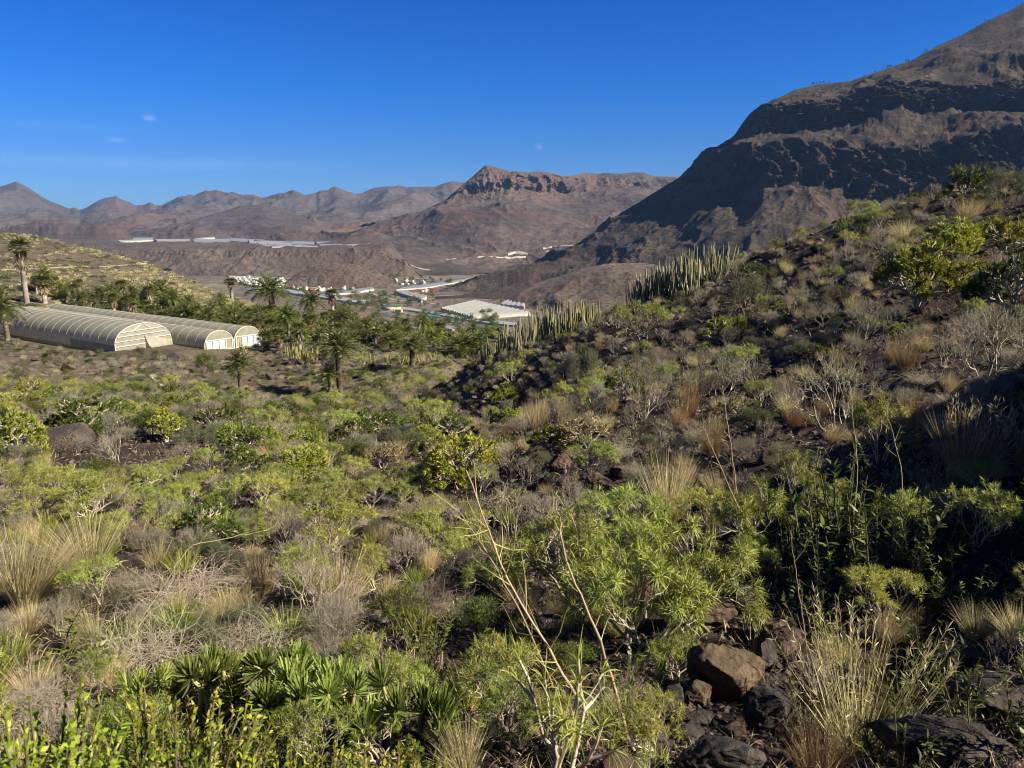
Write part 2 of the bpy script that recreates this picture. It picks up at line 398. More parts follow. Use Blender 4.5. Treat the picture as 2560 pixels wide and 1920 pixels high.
def hit(x, y, Ymin=1.0, Ymax=590):
    """first point of the near ground along the sight line"""
    s = float(xs(x, y)); e = float(ye(y))
    j = min(max((s-GS[0])/(GS[1]-GS[0]), 0), len(GS)-1.001); jj = int(j); b = j-jj
    col = (1-b)*EG[:, jj] + b*EG[:, jj+1]
    for i in range(len(GL)-1):
        Yi = math.exp(GL[i])
        if Yi < Ymin: continue
        if Yi > Ymax: return None
        if col[i+1] >= e:
            t = (e-col[i])/(col[i+1]-col[i]+1e-12) if col[i] < e else 0
            Y = math.exp(GL[i]+t*(GL[i+1]-GL[i]))
            return Vector((s*Y, Y, e*Y))
    return None
mb = MB(); mb.add(np.stack([gX, gY, gZ], -1).reshape(-1, 3), grid_faces(*gX.shape))
me = mb.mesh('ground', [M_near, M_hill], True)
cy = gY[:-1, :-1].ravel(); cx = gX[:-1, :-1].ravel()
me.polygons.foreach_set('material_index', ((cy > 84+4*noise(cx/9, cy/9)) & (cx/cy < .02)).astype(np.int32)); me.update()
ground = struct('ground', me)
# the strip under and behind the viewer
mb = MB(); nn = 60
xx, yy = np.meshgrid(np.linspace(-60, 60, nn), np.linspace(-60, .9, 40))
mb.add(np.stack([xx, yy, -1.75 + .25*np.clip(xx, -2, 9)*np.clip(1-yy/6, 0, 3)*.35 - .04*np.abs(yy) + .2*fbm(xx/5, yy/5, 2)], -1).reshape(-1, 3), grid_faces(40, nn))
struct('ground_behind', mb.mesh('ground_behind', M_near, True))

# ================================================================ valley floor, hills and mountains
ZV = -125.0
xx, yy = np.meshgrid(np.linspace(-1.6, 1.6, 500), np.exp(np.linspace(math.log(520), math.log(14000), 220)))
X = xx*yy; Zv = ZV + 5*fbm(X/300, yy/300, 8, 4) + 1.2*fbm(X/50, yy/50, 3, 3) + np.clip((X-200)/900, 0, 1)*25 - np.clip((yy-2600)/3000, 0, 1)*40
mb = MB(); mb.add(np.stack([X, yy, Zv], -1).reshape(-1, 3), grid_faces(220, 500))
struct('valley_floor', mb.mesh('valley_floor', M_valley, True))
def Hv(X, Y): return float(ZV + 5*fbm(X/300, Y/300, 8, 4) + 1.2*fbm(X/50, Y/50, 3, 3) + min(max((X-200)/900, 0), 1)*25)
def vpt(x, y):
    """point of the valley floor seen at x, y"""
    s = float(xs(x, y)); e = float(ye(y)); Y = ZV/e
    for _ in range(6): Y = Hv(s*Y, Y)/e
    return Vector((s*Y, Y, e*Y))
far_sky = [(-300, 200), (-150, 190), (-60, 199), (0, 186.6), (16, 181.4), (25.5, 186), (39.3, 194.7), (48.6, 200.5), (69.4, 208.6), (74, 207.2), (80, 209.8), (85.6, 208), (100.7, 199.3), (115.7, 195.9), (122.7, 199.9),
    (135.4, 206.3), (143.5, 205.7), (149.9, 202.6), (156.2, 206), (162, 205.7), (178.2, 197), (189.8, 197.3), (205.4, 190.3), (210, 191), (216.4, 189.9), (226.8, 194.1), (232, 191.8), (242.5, 195), (253, 194.6), (261, 197.7),
    (266.8, 197.1), (272, 194.8), (276, 195.7), (293.4, 189.8), (305, 195), (316.6, 195.7), (318.9, 191.9), (329.3, 189.6), (335, 186.1), (342, 189.6), (355.9, 194.2), (362.8, 192.7), (373, 187.9), (388.3, 186.1), (404.5, 187.6),
    (418.4, 186.7), (435.7, 186.7), (443.8, 183.2), (452, 181.4), (461, 183), (480, 184), (520, 188), (700, 190)]
sheet('far_mountains', [
    [(-300, 246, 2860), (700, 245, 2860)],
    [(-300, 240, 3000), (700, 239, 3000)],
    [(-300, 230, 4200), (60, 232, 4300), (110, 229, 4300), (180, 233, 4200), (260, 228, 4300), (330, 233, 4200), (400, 224, 4500), (700, 225, 4500)],
    [(-300, 219, 5600), (20, 212, 5600), (80, 224, 5200), (115, 214, 5600), (150, 222, 5300), (210, 210, 5700), (265, 214, 5500), (300, 208, 5800), (335, 207, 5800), (360, 215, 5600), (400, 206, 5900), (450, 204, 6000), (700, 205, 6000)],
    [(x, y, 7200) for x, y in far_sky]], -.95, .35, 800, (6, 50, 80, 70), M_far, 95, gul=(900, 1.0), seed=1)
sheet('brown_foothills', [
    [(60, 250, 2600), (340, 250, 2600)],
    [(60, 238, 3100), (120, 234, 3100), (180, 232, 3200), (240, 226, 3300), (300, 230, 3200), (340, 239, 3100)],
    [(60, 239, 3500), (105, 233, 3500), (150, 230, 3500), (185, 222, 3700), (224, 211, 3900), (240, 206, 4000), (262, 204.5, 4000), (280, 208, 4000), (312, 221, 3800), (328, 234, 3600), (345, 239, 3400)]],
    -.59, -.21, 360, (24, 60), M_far, 30, gul=(500, 1.0), seed=2)
sheet('mesa_mountain', [
    [(270, 244, 2300), (385, 246, 2150), (405, 262, 2000), (425, 278, 1900), (500, 272, 1980), (560, 258, 2100), (640, 240, 2250), (760, 235, 2250)],
    [(270, 241, 2700), (385, 240, 2500), (405, 251, 2200), (430, 262, 2120), (450, 259, 2160), (527, 256, 2200), (560, 248, 2250), (640, 236, 2350), (760, 230, 2350)],
    [(270, 240, 3000), (340, 236, 3000), (400, 226, 2900), (440, 226, 2700), (500, 219, 2700), (530, 230, 2600), (580, 222, 2800), (640, 225, 2800), (760, 215, 2800)],
    [(270, 239.5, 3150), (316, 237.5, 3200), (370, 228, 3200), (421, 215.6, 3200), (440, 208, 3200), (462, 199, 3250), (500, 199, 3200), (560, 200, 3400), (620, 199, 3500), (680, 202, 3500), (760, 200, 3500)],
    [(270, 239, 3200), (316, 237.0, 3260), (370, 226.5, 3280), (421, 215, 3260), (447, 199.6, 3320), (455, 192, 3350), (462, 190, 3350), (500, 190, 3300), (540, 192, 3400), (560, 190, 3700), (620, 187, 4000), (680, 190, 4000), (760, 190, 4000)],
    [(270, 238.8, 3240), (316, 236.8, 3300), (370, 226, 3320), (421, 214.6, 3300), (447, 198.6, 3360), (465, 182.7, 3420), (480, 169.8, 3500), (485, 165.4, 3520), (495.5, 167, 3520), (509.4, 171.7, 3520), (514, 171.1, 3520), (528, 172.6, 3560),
     (538, 171.7, 3600), (549, 172.2, 3650), (562.6, 176.3, 3700), (570, 176, 3900), (584.6, 172.8, 4300), (599.7, 174, 4400), (604, 172.8, 4400), (620.5, 173.8, 4400), (629.7, 172.6, 4500), (643.6, 172.6, 4500), (655, 176.5, 4500), (667, 176.5, 4500), (683, 177.5, 4500), (760, 180, 4500)]],
    -.33, .34, 760, (40, 60, 60, 24, 50), M_mesa, 34, gul=(520, 1.0), seed=4, cliffs=((3.8, 5.0, 60, 120), (3.2, 4.0, 20, 70)))
sheet('plateau', [
    [(-200, 284, 1850), (100, 284, 1850), (400, 284, 1850), (425, 284, 1890), (440, 284, 1900)],
    [(-200, 262, 1930), (100, 263, 1930), (200, 265, 1930), (300, 263, 1930), (380, 262, 1925), (405, 268, 1905), (425, 279, 1900), (440, 281, 1900)],
    [(-200, 253, 1968), (100, 254.5, 1968), (190, 255, 1968), (225, 257, 1975), (250, 254, 1968), (340, 253, 1968), (385, 254, 1952), (405, 262, 1925), (425, 279, 1910), (440, 281.5, 1910)],
    [(-200, 249, 1985), (100, 250, 1985), (190, 250, 1985), (225, 250.5, 1995), (250, 249, 1985), (340, 249, 1985), (385, 250, 1975), (405, 261, 1935), (425, 279, 1915), (440, 282, 1915)],
    [(-200, 247.3, 2020), (100, 247.3, 2020), (190, 247.3, 2020), (230, 247.5, 2025), (250, 247.5, 2020), (340, 247.5, 2020), (388, 247.8, 2010), (405, 260, 1960), (425, 279, 1920), (440, 283, 1920)],
    [(-200, 238, 2900), (100, 239.5, 2900), (340, 239.5, 2900), (388, 241, 2500), (405, 258, 2100), (425, 279, 1990), (440, 284, 1990)]],
    -.95, -.085, 760, (40, 20, 14, 10, 30), M_plat, 5, back=False, gul=(120, 1.2), seed=6, cliffs=((1.7, 3.1, 4, 14), (.3, 2.0, 3, 90)))
sheet('cone_hill', [
    [(270, 294, 1500), (330, 294, 1500), (400, 293, 1520)],
    [(270, 290, 1560), (300, 280, 1590), (335, 275, 1590), (370, 278, 1590), (400, 290, 1560)],
    [(270, 290, 1620), (285, 282, 1640), (300, 272, 1660), (315, 266, 1670), (335, 263, 1680), (352, 264, 1680), (375, 270, 1670), (392, 279, 1660), (402, 290, 1650)]],
    -.315, -.14, 200, (16, 30), M_spur, 4, gul=(90, 1.0), seed=9)
RM = [
    [(330, 305, 1230), (400, 303, 1250), (450, 298, 1330), (540, 300, 1280), (600, 308, 1130), (700, 318, 1000), (1100, 335, 850), (1400, 340, 800)],
    [(330, 304, 1250), (380, 297, 1360), (440, 284, 1500), (480, 277, 1560), (530, 266, 1570), (560, 262, 1560), (600, 262, 1480), (640, 258, 1350), (760, 266, 1150), (1024, 275, 980), (1400, 280, 900)],
    [(330, 305, 1300), (380, 298, 1400), (440, 283.5, 1560), (480, 276, 1620), (530, 262, 1660), (560, 252, 1680), (580, 243, 1690), (620, 238, 1560), (640, 235, 1500), (700, 232, 1380), (760, 232, 1270), (1024, 240, 1100), (1400, 240, 950)],
    [(330, 306, 1350), (380, 299, 1450), (440, 284, 1600), (480, 276.5, 1660), (530, 262.4, 1700), (560, 252, 1720), (580, 241, 1730), (620, 218, 1720), (650, 208, 1660), (680, 208.5, 1580), (700, 200, 1540), (717, 194.5, 1520), (738, 206, 1470), (764, 194.5, 1420), (792, 191, 1390), (832, 186, 1360), (854, 203, 1320), (935, 199, 1290), (1024, 198, 1250), (1400, 190, 1100)],
    [(330, 307, 1400), (380, 300, 1480), (440, 285, 1620), (480, 277, 1680), (530, 263, 1720), (560, 253, 1740), (580, 241.5, 1750), (620, 215, 1770), (650, 197, 1770), (680, 181, 1730), (697, 170, 1680), (720, 152, 1620), (735, 145, 1580), (765, 146, 1510), (797, 143, 1490), (836, 143, 1450), (890, 149, 1390), (944, 152.5, 1340), (971, 137, 1330), (1024, 129, 1300), (1400, 100, 1150)],
    [(330, 308, 1430), (380, 301, 1500), (440, 286, 1640), (480, 278, 1700), (530, 264, 1740), (560, 254, 1760), (580, 242, 1770), (620, 215, 1790), (650, 196, 1800), (680, 179, 1770), (700, 160, 1730), (735, 142, 1680), (752, 135, 1670), (773, 134, 1640), (820, 130.7, 1590), (850, 122, 1570), (882, 110, 1550), (913, 112, 1510), (952, 109, 1480), (991, 109, 1440), (1024, 112, 1400), (1400, 70, 1250)],
    [(330, 309, 1450), (380, 302, 1520), (440, 287, 1660), (480, 279, 1720), (530, 265, 1760), (560, 255, 1780), (580, 243, 1790), (620, 215.5, 1810), (650, 196, 1820), (680, 178, 1800), (700, 158.5, 1760), (735, 138, 1720), (750, 118, 1715), (762, 109, 1690), (820, 99, 1640), (851, 93, 1620), (885, 87, 1590), (913, 82, 1560), (976, 78, 1500), (1024, 75, 1460), (1400, 40, 1300)],
    [(330, 310, 1470), (380, 303, 1540), (440, 288, 1680), (480, 280, 1740), (530, 265.5, 1770), (560, 255.5, 1790), (580, 243.5, 1800), (620, 215, 1830), (650, 195, 1840), (680, 177, 1830), (697, 168, 1810), (700, 157.4, 1810), (712, 151, 1800), (720, 147, 1790), (731, 142, 1780), (738, 134, 1770), (745, 124, 1765), (752, 115, 1760), (761, 107, 1760), (773, 101, 1770), (794, 90, 1790), (820, 84, 1810), (851, 81, 1830), (882, 70, 1870), (910, 61, 1900), (935, 47, 1940),
     (960, 36, 1970), (983, 23, 2000), (1007, 12, 2020), (1024, 3, 2040), (1100, -10, 2060), (1400, 0, 2060)]]
sheet('right_mountain', RM, -.235, 1.15, 1300, (20, 24, 60, 56, 26, 46, 70), M_right, 15, gul=(190, 1.0), seed=12, famp=.5, fine=3.0, crange=(.2, 9), cliffs=((3.0, 4.2, 44, 46), (4.9, 6.1, 48, 50), (3.95, 5.2, 9, 120)))
sheet('brown_spur', [
    [(480, 322, 1040), (525, 319, 1050), (600, 325, 990), (1200, 345, 850)],
    [(480, 321, 1100), (505, 312, 1130), (560, 300, 1140), (600, 296, 1120), (700, 300, 1050), (1200, 310, 900)],
    [(480, 322, 1150), (497, 316, 1180), (506, 303, 1220), (518, 293, 1250), (530, 286, 1280), (545, 280, 1300), (560, 276, 1300), (580, 269, 1310), (610, 263, 1320), (640, 263, 1320), (700, 268, 1250), (1200, 280, 1000)]],
    -.045, .85, 620, (30, 60), M_spur, 9, gul=(170, 1.0), seed=15)

# ================================================================ air
hm, hnt, hout = newmat('haze_air')
pv = hnt.nodes.new('ShaderNodeVolumePrincipled'); pv.inputs['Color'].default_value = (.26, .50, .92, 1); pv.inputs['Density'].default_value = 2.7e-5
pv.inputs['Anisotropy'].default_value = 0.0
hnt.links.new(pv.outputs[0], hout.inputs['Volume'])
mb = MB(); box(mb, (0, 4800, 160), (16500*2, 20000, 1090))
hz = obj('haze', mb.mesh('haze', hm)); hz['kind'] = 'stuff'; hz['label'] = 'thin blue haze filling the valley air'; hz['category'] = 'haze'
# ================================================================ plants: materials
ML = dict(
    klein=leaf_mat('bright_succulent_leaf', (.10, .135, .014), (.24, .28, .028), (.44, .45, .07), .25),
    rosette=leaf_mat('rosette_leaf', (.10, .09, .02), (.13, .19, .035), (.30, .36, .08), .22, .5),
    klein_m=leaf_mat('mid_succulent_leaf', (.06, .08, .012), (.13, .16, .022), (.27, .29, .05), .22),
    klein_d=leaf_mat('dark_succulent_leaf', (.035, .06, .010), (.075, .11, .016), (.16, .19, .03), .2),
    klein_b=leaf_mat('dry_succulent_leaf', (.13, .10, .02), (.20, .17, .035), (.30, .27, .07), .2),
    spurge=leaf_mat('spurge_leaf', (.10, .128, .022), (.215, .248, .04), (.40, .415, .085), .28),
    green=leaf_mat('green_leaf', (.026, .046, .008), (.07, .10, .015), (.18, .20, .03), .25, .45),
    olive=leaf_mat('olive_leaf', (.045, .06, .025), (.085, .105, .045), (.16, .18, .075), .2),
    grey=leaf_mat('grey_green_leaf', (.10, .11, .065), (.17, .175, .11), (.28, .27, .17), .2),
    straw=leaf_mat('straw_blade', (.20, .15, .06), (.45, .37, .18), (.68, .60, .34), .25, .6),
    ochre=leaf_mat('ochre_blade', (.13, .085, .035), (.26, .18, .08), (.44, .33, .16), .25, .6),
    tuft=leaf_mat('pale_tuft_blade', (.26, .26, .08), (.52, .49, .20), (.68, .62, .30), .25, .6),
    palm=leaf_mat('palm_leaflet', (.035, .046, .010), (.085, .098, .018), (.21, .205, .05), .2, .4, .5),
    palmy=leaf_mat('yellow_palm_leaflet', (.05, .075, .012), (.12, .145, .022), (.26, .26, .05), .25, .45),
    skirt=leaf_mat('dead_palm_leaf', (.12, .085, .045), (.26, .19, .11), (.42, .34, .21), .15, .8, .1),
    cactus=leaf_mat('cactus_skin', (.08, .083, .035), (.185, .18, .085), (.36, .335, .19), 0, .6, .3),
    cactusy=leaf_mat('yellow_cactus_skin', (.12, .14, .02), (.25, .24, .05), (.36, .33, .12), 0, .6, .3),
    hedge=leaf_mat('bright_hedge_leaf', (.09, .075, .012), (.16, .21, .014), (.38, .38, .035), .3, .5))
MS = dict(
    pale=leaf_mat('pale_bark', (.15, .125, .085), (.29, .25, .18), (.44, .39, .29), 0, .85, .15),
    brown=leaf_mat('brown_bark', (.06, .045, .03), (.13, .10, .07), (.24, .19, .14), 0, .85, .15),
    grey=leaf_mat('grey_dead_wood', (.12, .10, .072), (.23, .195, .145), (.42, .37, .29), 0, .9, .1),
    yel=leaf_mat('yellow_green_stem', (.18, .17, .05), (.30, .28, .09), (.45, .42, .18), 0, .7, .2),
    trunk=leaf_mat('palm_trunk', (.05, .038, .028), (.11, .085, .062), (.2, .16, .12), 0, .9, .1),
    trunkg=leaf_mat('grey_palm_trunk', (.14, .125, .10), (.26, .235, .20), (.36, .33, .28), 0, .9, .1))

# ---------------------------------------------------------------- plant geometry
def rnd_perp(rng, d):
    v = rng.normal(size=d.shape); v -= (v*d).sum(-1, keepdims=True)*d; return norm(v)
def grow(rng, n0, gens, k, L, Lf, R, Rf, ang, up=.15, flat=None, spread0=.5, jit=.3, base_r=.05):
    """forked stems: returns p0, p1, r0, r1 of all pieces and the tips"""
    th = rng.uniform(0, 2*np.pi, n0)
    sp = rng.uniform(.15, 1, n0)*spread0
    d = norm(np.stack([np.cos(th)*sp, np.sin(th)*sp, np.ones(n0)], -1))
    p = np.stack([np.cos(th)*base_r*sp, np.sin(th)*base_r*sp, np.full(n0, -.06)], -1)
    S = [[], [], [], []]; l = L; r = R
    for g in range(gens):
        n = len(p); ll = l*rng.uniform(1-jit, 1+jit, n)
        dm = norm(d + .18*rng.normal(size=d.shape)); m = p + dm*ll[:, None]*.5
        d2 = norm(d + up*np.array([0, 0, 1.]) + .12*rng.normal(size=d.shape)); e = m + d2*ll[:, None]*.5
        for a, b, ra, rb in ((p, m, r, (r+r*Rf)/2), (m, e, (r+r*Rf)/2, r*Rf)):
            S[0].append(a); S[1].append(b); S[2].append(np.full(n, ra)); S[3].append(np.full(n, rb))
        if g == gens-1: p, d = e, d2; break
        kk = rng.choice(k, n) if hasattr(k, '__len__') else np.full(n, k)
        idx = np.repeat(np.arange(n), kk)
        pp = rnd_perp(rng, d2[idx]); a = ang*rng.uniform(.6, 1.35, len(idx))
        d = norm(d2[idx]*np.cos(a)[:, None] + pp*np.sin(a)[:, None]); p = e[idx]
        if flat is not None: d = norm(d * np.array([1, 1, flat]))
        l *= Lf; r *= Rf
    return [np.concatenate(q) for q in S], p, d
def blades(mb, rng, base, d, L, W, droop=0.0, mat=0, tint=None, segs=2, tip=.12, fold=None):
    n = len(base)
    L = np.broadcast_to(L, (n,)); W = np.broadcast_to(W, (n,))
    w = rnd_perp(rng, d) if fold is None else fold
    t = rng.uniform(0, 1, n) if tint is None else tint
    dr = np.broadcast_to(np.asarray(droop, float), (n,))
    P, D = base, d; rows = []
    wid = {1: [.5, .12], 2: [.45, 1, tip], 3: [.5, 1, .8, tip], 4: [.6, 1, 1, .7, tip]}[segs]
    for i in range(segs+1):
        ww = w*(W*wid[i]*.5)[:, None]
        rows += [P-ww, P+ww]
        if i < segs:
            P = P + D*(L/segs)[:, None]
            D = norm(D - np.array([0, 0, 1.])*(dr/segs)[:, None])
    v = np.stack(rows, 1); m = 2*(segs+1)
    f = np.array([[2*i, 2*i+1, 2*i+3, 2*i+2] for i in range(segs)])
    fq = (np.arange(n)[:, None, None]*m + f[None]).reshape(-1, 4)
    mb.add(v.reshape(-1, 3), fq, tint=np.repeat(t, m), mat=mat); return mb
def rosettes(mb, rng, tips, dirs, n, L, W, a0, a1, droop=0, back=0.0, mat=0, segs=2, jit=.25, tip=.12):
    idx = np.repeat(np.arange(len(tips)), n); D = dirs[idx]
    u = rng.uniform(0, 1, len(idx)); a = np.radians(a0+(a1-a0)*u)
    pp = rnd_perp(rng, D)
    d = norm(D*np.cos(a)[:, None] + pp*np.sin(a)[:, None])
    base = tips[idx] - D*(back*u)[:, None]
    tn = np.clip(rng.normal(.5, .16, len(tips))[idx] + rng.normal(0, .16, len(idx)) + .15*(1-u), 0, 1)
    side = norm(np.cross(d, D) + .3*rng.normal(size=d.shape))
    blades(mb, rng, base, d, L*rng.uniform(1-jit, 1+jit, len(idx)), W*rng.uniform(.8, 1.2, len(idx)), droop, mat, tn, segs, tip, fold=side)
    return mb
def shr(seed, n0, gens, k, L, Lf, R, Rf, ang, up, flat, leaf, sides=4, spread0=.6, stem_tint=.5, extra=None, base_r=.05):
    """(stems, foliage) of one shrub; the two meshes are built apart"""
    rng = np.random.RandomState(seed)
    S, tp, td = grow(rng, n0, gens, k, L, Lf, R, Rf, ang, up, flat, spread0, base_r=base_r)
    st = MB(); tubes(st, *S, sides=sides, tint=np.clip(rng.normal(stem_tint, .2, len(S[0])), 0, 1))
    fo = MB()
    if leaf: rosettes(fo, rng, tp, td, **leaf)
    if extra: extra(rng, st, fo, S, tp, td)
    return st, fo
def size(*mbs):
    v = np.concatenate([np.concatenate(m.v) for m in mbs if m.v])
    return max(np.ptp(v[:, 0]), np.ptp(v[:, 1])), v[:, 2].max()

SPEC = {}     # kind -> dict(variants=[(stem mesh, leaf mesh, merged mesh, width, height)])
def reg(kind, parts, names, mats):
    """parts: list of variants, each a tuple of MBs matching names / mats"""
    V = []
    for i, ps in enumerate(parts):
        w, h = size(*ps)
        ms = [p.mesh(kind+'_'+n, m) if p.v else None for p, n, m in zip(ps, names, mats)]
        mg = MB()
        for j, p in enumerate(ps): mg.merge(p, mat=j)
        V.append(dict(parts=[(n, m) for n, m in zip(names, ms) if m], mesh=mg.mesh(kind, mats), mb=mg, w=w, h=h))
    SPEC[kind] = dict(V=V, mats=mats)
# umbrella-shaped succulent with pale candelabra stems
kl = lambda s, n=26, L=.10, W=.019: shr(s, 5, 6, (2, 2, 3), .34, .80, .042, .76, .62, .16, .62, dict(n=n, L=L, W=W, a0=5, a1=62, back=.08), 5, 1.0, .6)
def scaled(v, k):
    for p in v:
        p.v = [a*k for a in p.v]
    return v
reg('candelabra_shrub', [kl(1), kl(2), kl(3)], ('stems', 'foliage'), (MS['pale'], ML['klein']))
reg('mid_candelabra_shrub', [kl(1), kl(2), kl(3)], ('stems', 'foliage'), (MS['pale'], ML['klein_m']))
reg('dark_candelabra_shrub', [kl(5), kl(6)], ('stems', 'foliage'), (MS['pale'], ML['klein_d']))
reg('dry_candelabra_shrub', [kl(7, 12, .07, .018), kl(8, 10, .07, .018)], ('stems', 'foliage'), (MS['pale'], ML['klein_b']))
# feathery spurge
sp = lambda s, n=13: shr(s, 4, 6, (2, 3, 2), .30, .84, .022, .70, .50, .22, None, dict(n=n, L=.10, W=.0095, a0=20, a1=115, droop=.5, back=.04), 4, .75, .7)
reg('spurge_bush', [sp(11), sp(12), sp(13)], ('stems', 'foliage'), (MS['pale'], ML['spurge']))
def dome(s, n, twigs, L, W, mat2, R=.55, hh=.75, seg=1, fuzz=.9, tw=.005):
    """rounded bush: thin twigs from the base with leaves along the outer parts"""
    rng = np.random.RandomState(s); st, fo = MB(), MB()
    S, tp, td = grow(rng, 9, 5, (2, 3), .22, .82, .016, .66, .5, .1, None, 1.2, base_r=.12)
    tubes(st, *S, sides=3, tint=rng.uniform(.2, .9, len(S[0])))
    lum = 1+.35*noise(tp[:, 0]*3+s, tp[:, 1]*3, tp[:, 2]*3)
    tp = tp*lum[:, None]
    idx = rng.randint(0, len(tp), n)
    d = norm(td[idx] + .8*rng.normal(size=(n, 3)))
    b = tp[idx] + rng.normal(size=(n, 3))*.055 - td[idx]*rng.uniform(0, .12, n)[:, None]
    tn = np.clip(.5 + .28*rng.normal(size=len(tp))[idx] + .12*rng.normal(size=n), 0, 1)
    blades(fo, rng, b, d, L*rng.uniform(.6, 1.3, n), W*rng.uniform(.7, 1.2, n), .2, 0, tn, seg)
    if twigs:
        i2 = rng.randint(0, len(tp), twigs); dd = norm(td[i2]+.35*rng.normal(size=(twigs, 3)))
        tubes(st, tp[i2]-td[i2]*.1, tp[i2]+dd*.14, .0028, .0015, 3, tint=rng.uniform(.4, 1, twigs))
    return st, fo
reg('olive_bush', [dome(s, 6500, 200, .045, .016, 0) for s in (21, 22, 23)], ('stems', 'foliage'), (MS['brown'], ML['olive']))
reg('grey_bush', [dome(s, 4200, 500, .038, .012, 0) for s in (25, 26)], ('stems', 'foliage'), (MS['grey'], ML['grey']))
reg('green_bush', [dome(s, 7500, 60, .055, .024, 0) for s in (27, 28, 29)], ('stems', 'foliage'), (MS['brown'], ML['green']))
# bare grey shrub
def bare(s, leafy=0, gens=7, ang=.5):
    rng = np.random.RandomState(s); st, fo = MB(), MB()
    S, tp, td = grow(rng, 5, gens, (2, 2, 3), .26, .80, .017, .68, ang, .12, None, 1.0, .4, .08)
    tubes(st, *S, sides=3, tint=np.clip(rng.normal(.55, .22, len(S[0])), 0, 1))
    if leafy:
        i = rng.randint(0, len(tp), leafy); rosettes(fo, rng, tp[i], td[i], 5, .05, .009, 10, 90, .3)
    return st, fo
reg('bare_shrub', [bare(31), bare(32), bare(33)], ('stems', 'foliage'), (MS['grey'], ML['olive']))
reg('sparse_shrub', [bare(35, 260), bare(36, 200)], ('stems', 'foliage'), (MS['grey'], ML['olive']))
# dry grass
def grass(s, n, H, spread, mat=0, W=.007, heads=0, lean=(0, 0), r=.09, droop=.9):
    rng = np.random.RandomState(s); g, hd = MB(), MB()
    th = rng.uniform(0, 2*np.pi, n); rr = r*np.sqrt(rng.uniform(0, 1, n))
    b = np.stack([rr*np.cos(th), rr*np.sin(th), np.full(n, -.03)], -1)
    sp_ = spread*rng.uniform(.05, 1, n)
    d = norm(np.stack([np.cos(th)*sp_+lean[0]+.1*rng.normal(size=n), np.sin(th)*sp_+lean[1]+.1*rng.normal(size=n), np.ones(n)], -1))
    blades(g, rng, b, d, H*rng.uniform(.45, 1.1, n), W, rng.uniform(.1, droop, n), 0, None, 4, .1)
    if heads:
        i = rng.randint(0, n, heads); dd = norm(d[i]*np.array([.8, .8, 1]))
        top = b[i] + dd*(H*rng.uniform(.9, 1.25, heads))[:, None]
        tubes(g, b[i], top, W*.28, W*.18, 3, tint=rng.uniform(.3, .9, heads))
        k = 9; j = np.repeat(np.arange(heads), k); u = rng.uniform(0, 1, len(j))
        pb = top[j] - dd[j]*(u*H*.24)[:, None]
        blades(hd, rng, pb, norm(dd[j]+.45*rng.normal(size=(len(j), 3))), H*.075*rng.uniform(.6, 1.3, len(j)), W*.8, .3, 0, None, 2)
    return (g, hd)
reg('dry_grass_tussock', [grass(41, 700, .62, .8, W=.003), grass(42, 640, .7, .6, lean=(-.3, 0), W=.003), grass(43, 620, .5, 1.1, W=.003)], ('blades', 'heads'), (ML['straw'], ML['straw']))
reg('tall_dry_grass', [grass(45, 620, .85, .45, heads=60, lean=(-.15, 0), r=.16, W=.0042), grass(46, 600, .9, .5, heads=70, lean=(.12, 0), r=.18, W=.0042)], ('blades', 'seed_heads'), (ML['ochre'], ML['straw']))
reg('pale_tuft', [grass(47, 70, .7, .8, W=.05, r=.25), grass(48, 60, .6, 1.1, W=.055, r=.25)], ('blades', 'heads'), (ML['tuft'], ML['straw']))
reg('green_grass_tussock', [grass(49, 300, .5, .7, W=.008), grass(50, 240, .45, .9, W=.008)], ('blades', 'heads'), (ML['spurge'], ML['straw']))
# brown tangle of arching twigs
def tangle(s, n=300, W=1.3, H=.6, r=.0042, leaves=350):
    rng = np.random.RandomState(s); st, fo = MB(), MB()
    th = rng.uniform(0, 2*np.pi, n); rr = W*.45*rng.uniform(0, 1, n)**.6
    p = np.stack([rr*np.cos(th), rr*np.sin(th), rng.uniform(-.02, H*.35, n)], -1)
    d = norm(np.stack([rng.normal(size=n), rng.normal(size=n), rng.uniform(.2, 1.5, n)], -1)); t = rng.uniform(.2, 1, n); l = rng.uniform(.5, 1, n)*W*.16
    rad = r*rng.uniform(.5, 1.7, n)
    for k in range(6):
        q = p + d*l[:, None]
        tubes(st, p, q, rad, rad*.85, 3, tint=t); rad = rad*.85
        d = norm(d + .33*rng.normal(size=d.shape) - np.array([0, 0, .28])*(q[:, 2:3] > H*.35)); p = q
        if k in (2, 3, 4) and leaves:
            i = rng.randint(0, n, leaves//3); blades(fo, rng, p[i], norm(rng.normal(size=(len(i), 3))), .04, .008, .2, 0, None, 1)
    return st, fo
reg('dry_bramble', [tangle(51), tangle(52), tangle(53, leaves=900)], ('twigs', 'foliage'), (MS['pale'], ML['straw']))
# thick-stemmed rosette plant of the foreground
def thick(s, n0=5):
    rng = np.random.RandomState(s); st, fo = MB(), MB()
    S, tp, td = grow(rng, n0, 3, (1, 2, 2), .20, .85, .026, .84, .55, .35, None, 1.0, base_r=.12)
    tubes(st, *S, sides=7, tint=rng.uniform(.3, .9, len(S[0])))
    rosettes(fo, rng, tp, td, 84, .165, .0175, 3, 84, -.22, .06, 0, 4, tip=.5)
    return st, fo
reg('rosette_succulent', [thick(61, 4), thick(62, 4), thick(63, 4)], ('stems', 'leaves'), (MS['yel'], ML['rosette']))
